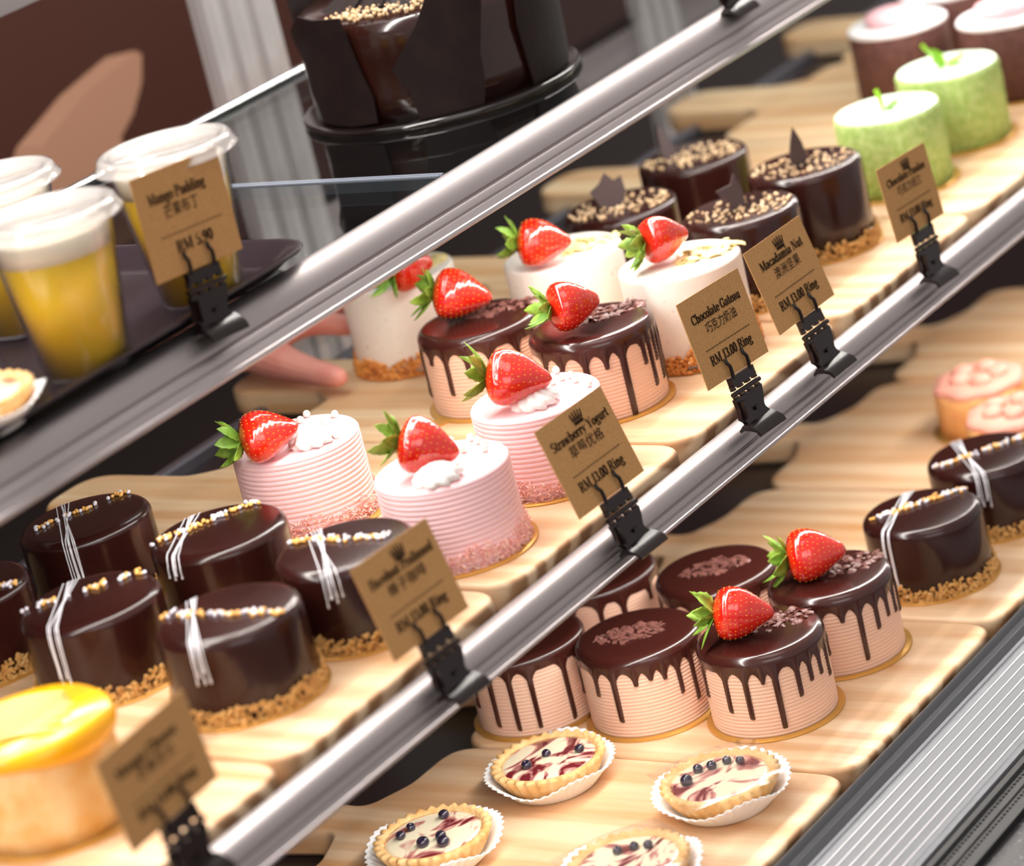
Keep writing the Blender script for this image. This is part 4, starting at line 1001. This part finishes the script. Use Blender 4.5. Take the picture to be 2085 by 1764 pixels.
for poly in SH:
    # clip a fine grid of the curved sheet by the outline
    b2 = bmesh.new(); vv = [b2.verts.new((math.radians(a), z_, 0)) for a, z_ in poly]; b2.faces.new(vv)
    for axis, lo, hi, st in ((0, 0, 2 * PI, math.radians(4)),):
        u = lo
        while u < hi:
            bmesh.ops.bisect_plane(b2, geom=b2.verts[:] + b2.edges[:] + b2.faces[:], plane_co=(u, 0, 0), plane_no=(1, 0, 0)); u += st
    ext = bmesh.ops.extrude_face_region(b2, geom=b2.faces[:]); 
    for v in ext['geom']:
        if isinstance(v, bmesh.types.BMVert): v.co.z = .0016
    for v in b2.verts:
        a, z_, k = v.co; r = .0815 + k + .0022 * (z_ / .07); v.co = (r * math.cos(a), r * math.sin(a), z_)
    bmesh.ops.recalc_face_normals(b2, faces=b2.faces)
    me = bpy.data.meshes.new('chocolate_shard'); b2.to_mesh(me); b2.free(); me.materials.append(SHARD)
    o = bpy.data.objects.new('chocolate_shard', me); C.objects.link(o); o.parent = t
rng = random.Random(77); B = MB()
for k in range(230):
    a = math.radians(rng.uniform(165, 235)); r = rng.uniform(.052, .077); B.blob((r * math.cos(a), r * math.sin(a), .0695 + rng.uniform(0, .003)), rng.uniform(.0007, .0016), sub=1)
o = B.build('gold_nut_bits', NUTPALE, t, smooth=False); o['kind'] = 'stuff'
B = MB()
for k in range(5):
    a = math.radians(150 + k * 22); M = Matrix.Translation((.05 * math.cos(a), .05 * math.sin(a), .073)) @ Matrix.Rotation(a, 4, 'Z') @ Matrix.Rotation(.5, 4, 'Y')
    B.prism([(-.02, -.014), (.016, -.018), (.022, .006), (.002, .02), (-.018, .012)], -.0008, .0008, M)
B.build('chocolate_plates', SHARD, t, smooth=False)

# ------------------------------------------------------------------ price cards
def price_card(label, q, title, hanzi, price, crown=True, word=(.113, .893), cj=(.267, .754), cardon=True):
    x, z, y, lean, roll, yaw, w, h = q
    t = thing('price_card_holder', label, 'price sign', (x, y, z), 0, None); t.rotation_mode = 'YXZ'; t.rotation_euler = (lean, roll, yaw)
    if cardon:
        B = MB(); n = 14; vs = []
        for i in range(n + 1):
            for j in range(n + 1):
                u, v = i / n, j / n; vs.append(((u - .5) * w, .0003 * math.sin(u * 3.1), v * h))
        m_ = len(vs); vs += [(a, b_ + .0006, c) for a, b_, c in vs]
        fs = []; N1 = n + 1
        for i in range(n):
            for j in range(n): qd = (i * N1 + j, (i + 1) * N1 + j, (i + 1) * N1 + j + 1, i * N1 + j + 1); fs += [qd, tuple(m_ + k for k in qd[::-1])]
        for i in range(n):
            for e in ((i * N1, (i + 1) * N1), (i * N1 + n, (i + 1) * N1 + n), (i, i + 1), (n * N1 + i, n * N1 + i + 1)): fs.append((e[0], e[1], e[1] + m_, e[0] + m_))
        B.add(vs, fs); card = B.build('card', KRAFT, t, angle=40)
        T = Matrix.Translation((-w / 2, -.00035, 0)); L = MB(); X = lambda u: u * w; Z = lambda v: (1 - v) * h
        lettering(L, title, X(word[0]), X(word[1]), Z(.297), .105 * h, T)
        cjk(L, hanzi, X(cj[0]), X(cj[1]), Z(.462), .13 * h, T)
        for k in range(25):
            u = .169 + (.857 - .169) * k / 24; c = (X(u), Z(.615)); r = .0075 * w
            L.add([(c[0] + r * math.cos(a * PI / 4), 0, c[1] + r * math.sin(a * PI / 4)) for a in range(8)], [tuple(range(8))], T)
        lettering(L, price, X(.169 if len(price) > 9 else .3), X(.832 if len(price) > 9 else .72), Z(.797), .108 * h, T)
        if crown:
            cx = .548; bx = [(-.062, .19), (.062, .19), (.066, .155), (-.066, .155)]
            L.add([(X(cx + a), 0, Z(b_)) for a, b_ in bx], [(0, 1, 2, 3)], T)
            for k in range(5):
                c = -.056 + k * .028; tp = c * 1.35; top = .055 - .018 * (1 - abs(k - 2) / 2)
                L.add([(X(cx + c - .013), 0, Z(.148)), (X(cx + c + .013), 0, Z(.148)), (X(cx + tp + .006), 0, Z(top + .03)), (X(cx + tp - .006), 0, Z(top + .03))], [(0, 1, 2, 3)], T)
                L.add([(X(cx + tp) + .0006 * math.cos(a * PI / 3), 0, Z(top + .02) + .0008 * math.sin(a * PI / 3)) for a in range(6)], [tuple(range(6))], T)
        L.build('lettering', INK, card, smooth=False, fix=False)
    # clip
    B = MB()
    for s in (-1, 1):
        pts = [(s * .0088 - .0005, -.0012, -.002), (s * .0088 - .0002, -.0020, .002), (s * .0088 - .0010, -.0028, .006), (s * .0088 - .0022, -.0022, .0085), (s * .0088 - .0018, -.0016, .0108)]
        if cardon: B.tube(pts, .0011, 8)
    B.box((-.0118, -.0018, -.0055), (.0118, .0018, -.0005)); B.build('prong_bar', BLACKP, t, angle=40)
    B = MB()
    for zz in (-.0075, -.0125):
        for a, c in ((-.0128, -.0098), (-.0062, -.0020), (.0016, .0058), (.0094, .0128)): B.box((a, -.0012, zz - .0006), (c, .0012, zz + .0009))
    B.box((-.0128, -.0012, -.0064), (.0128, .0012, -.0050)); B.box((-.0128, -.0012, -.0146), (.0128, .0012, -.0131))
    B.tube([(-.0142, -.0006, -.0100), (.0142, -.0006, -.0100)], .0014, 10); B.build('hinge', BLACKP, t, angle=40)
    B = MB(); T2 = Matrix.Rotation(-lean, 4, 'X')
    pts = fillet([(-.0140, -.0128, 0), (.0135, -.0128, 0), (.0120, -.0190, .003), (.0088, -.0250, .004), (.0132, -.0300, .002), (.0140, -.0330, 0), (-.0120, -.0330, 0), (-.0112, -.0285, .003), (-.0150, -.0250, 0), (-.0135, -.0190, .002)], 4)
    z1 = min(-.031, -(z + .0045) if y < -.2 else -(z - ZT + .001))
    sc = abs(z1) / .033
    M = Matrix.Rotation(PI / 2, 4, 'X'); B.prism([(a, b_ * sc if b_ < -.0129 else b_) for a, b_ in pts], -.0014, .0016, M)
    B.box((-.0125, -.0048, -.0265 * sc), (-.0100, .0, -.0148)); B.box((-.0008, -.0030, -.0245 * sc), (.0030, -.001, -.0225 * sc))
    B.build('clip_body', BLACKP, t, angle=35)
    B = MB(); zb = z1
    prof = [(-.0010, zb + .004), (-.0045, zb + .0018), (-.0080, zb - .0006), (-.0095, zb - .0042), (-.0082, zb - .0048), (-.0065, zb - .0018), (-.0030, zb - .0002), (.0010, zb + .0006), (.0040, zb - .0004), (.0044, zb + .001), (.0010, zb + .0038)]
    n = len(prof); xs = [-.0135, .0135]
    vs = [(xs[0], a, c) for a, c in prof] + [(xs[1], a, c) for a, c in prof]
    B.add(vs, [tuple(range(n)), tuple(range(n, 2 * n))[::-1]] + [(i, n + i, n + (i + 1) % n, (i + 1) % n) for i in range(n)]); B.build('clamp_lever', BLACKP, t, angle=35)
    return t
price_card('blurred brown price card in front of the yellow mango cake', [0.9152, 0.027, -0.2618, -0.0873, -0.0519, 0.016, 0.0642, 0.0453], 'Mango Cheese', '芒果芝士', 'RM 13.00 Ring', crown=False, word=(.12, .8), cj=(.3, .72))
price_card('brown price card in front of the dark beaded cakes, first word Hazelnut', [1.1163, 0.0176, -0.2619, -0.2747, 0.0194, -0.002, 0.0641, 0.05], 'Hazelnut Pralinned', '榛子咖啡', 'RM 13.00 Ring', word=(.1, .93))
price_card('brown price card reading Strawberry Yogurt, clipped to the rail by the pink cakes', [1.2886, 0.0157, -0.2619, -0.3154, 0.004, -0.0194, 0.0646, 0.0519], 'Strawberry Yogurt', '草莓优格', 'RM 13.00 Ring', word=(.085, .93))
price_card('brown price card reading Chocolate Gateau, without any crown mark', [1.4335, 0.0277, -0.2619, -0.201, 0.0344, -0.037, 0.0645, 0.0515], 'Chocolate Gateau', '巧克力奶油', 'RM 13.00 Ring', crown=False)
price_card('brown price card reading Macadamia Nut, crown mark above the words', [1.5173, 0.0289, -0.2619, -0.259, -0.0003, -0.0249, 0.0652, 0.0518], 'Macadamia Nut', '澳洲坚果', 'RM 13.00 Ring', word=(.14, .88), cj=(.3, .74))
price_card('small dark brown price card in front of the pale green cakes', [1.6681, 0.0275, -0.2618, -0.1372, 0.0559, 0.001, 0.0638, 0.0467], 'Chocolate Pandan', '巧克力班兰', 'RM 13.00 Ring')
price_card('brown price card on the upper rail in front of the pudding cup', [1.1628, 0.1964, -0.135, -0.0661, 0.067, -0.0615, 0.0643, 0.0542], 'Mango Pudding', '芒果布丁', 'RM 5.90', crown=False, word=(.13, .78), cj=(.27, .66))

# ------------------------------------------------------------------ clip on the upper rail without card
SC_clip = price_card('black clip on the upper rail past the large chocolate cake', [1.716, ZT + .031, -.130, -.1, 0, 0, .064, .05], '', '', '', cardon=False)
SC_clip['category'] = 'clip'; SC_clip.name = 'sign_clip'

# ------------------------------------------------------------------ paper bag behind the glass
t = thing('paper_bag', 'blurred tan paper bag with pointed top, behind the glass shelf', 'paper bag', (1.70, .46, .0405))
P1 = [(-.16, -.025), (-.063, .066), (-.003, .087), (.040, .0955), (.060, .099), (.066, .094), (.058, .075), (.040, .056), (.020, .044), (.03, -.02)]
F_ = [(a - .0, -.04 + .25 * max(0, c) * 0, c + .02) for a, c in P1]; K_ = [(a * .96, -.012, c * .97 + .0205) for a, c in P1]
B = MB(); n = len(P1); B.add(F_ + K_, [tuple(range(n)), tuple(range(2 * n - 1, n - 1, -1))] + [(i, (i + 1) % n, n + (i + 1) % n, n + i) for i in range(n)])
o = B.build('bag_body', mat('tan_paper', (160, 118, 94), .8), t, smooth=False)
B = MB(); B.box((-.15, -.043, -.010), (.02, -.039, .0)); B.build('bag_fold', mat('tan_paper_fold', (190, 146, 112), .8), t, smooth=False)

# ------------------------------------------------------------------ hand holding the board handle
def hand():
    me = bpy.data.meshes.new('person'); V_ = []; E = []; Rd = []
    def chain(pts, rs, root=None):
        prev = root
        for p, r in zip(pts, rs):
            V_.append(p); Rd.append(r); i = len(V_) - 1
            if prev is not None: E.append((prev, i))
            prev = i
        return prev
    # forearm from behind, wrist, palm
    chain([(1.500, .60, .115), (1.497, .45, .095), (1.492, .32, .065), (1.488, .240, .044), (1.488, .195, .036), (1.493, .150, .030)], [.038, .034, .028, .023, .025, .026])
    palm = len(V_) - 1; wrist = palm - 1
    chain([(1.481, .124, .022), (1.4755, .098, .0165), (1.4700, .074, .0140), (1.4668, .060, .0130), (1.4640, .048, .0122)], [.0150, .0112, .0088, .0082, .0056], palm)   # thumb along the handle
    chain([(1.508, .124, .032), (1.518, .109, .031), (1.5265, .097, .026), (1.533, .087, .019)], [.0122, .0094, .0084, .0060], palm)
    chain([(1.518, .138, .036), (1.537, .127, .036), (1.550, .119, .031), (1.559, .113, .023)], [.0118, .0092, .0082, .0060], palm)
    chain([(1.522, .154, .036), (1.545, .147, .036), (1.558, .142, .030), (1.566, .138, .022)], [.0110, .0086, .0076, .0056], palm)
    chain([(1.518, .172, .034), (1.542, .168, .033), (1.554, .164, .027), (1.561, .161, .019)], [.0098, .0076, .0068, .0052], palm)
    me.from_pydata(V_, E, []); o = bpy.data.objects.new('person', me); C.objects.link(o)
    o.modifiers.new('skin', 'SKIN'); 
    for i, v in enumerate(me.skin_vertices[0].data): v.radius = (Rd[i], Rd[i] * (.8 if i in (palm, wrist) else 1)); v.use_root = (i == 0)
    s = o.modifiers.new('sub', 'SUBSURF'); s.levels = 2; s.render_levels = 2
    me.materials.append(SKIN)
    tag(o, 'bare hand of a person gripping the handle of a pine board behind the white cake', 'person')
    B = MB(); B.tube([(1.505, .80, .15), (1.500, .62, .118), (1.497, .45, .095), (1.494, .37, .078)], [.058, .052, .046, .040], 16); sl = B.build('sleeve', mat('black_sleeve', (28, 24, 26), .8), o)
hand()
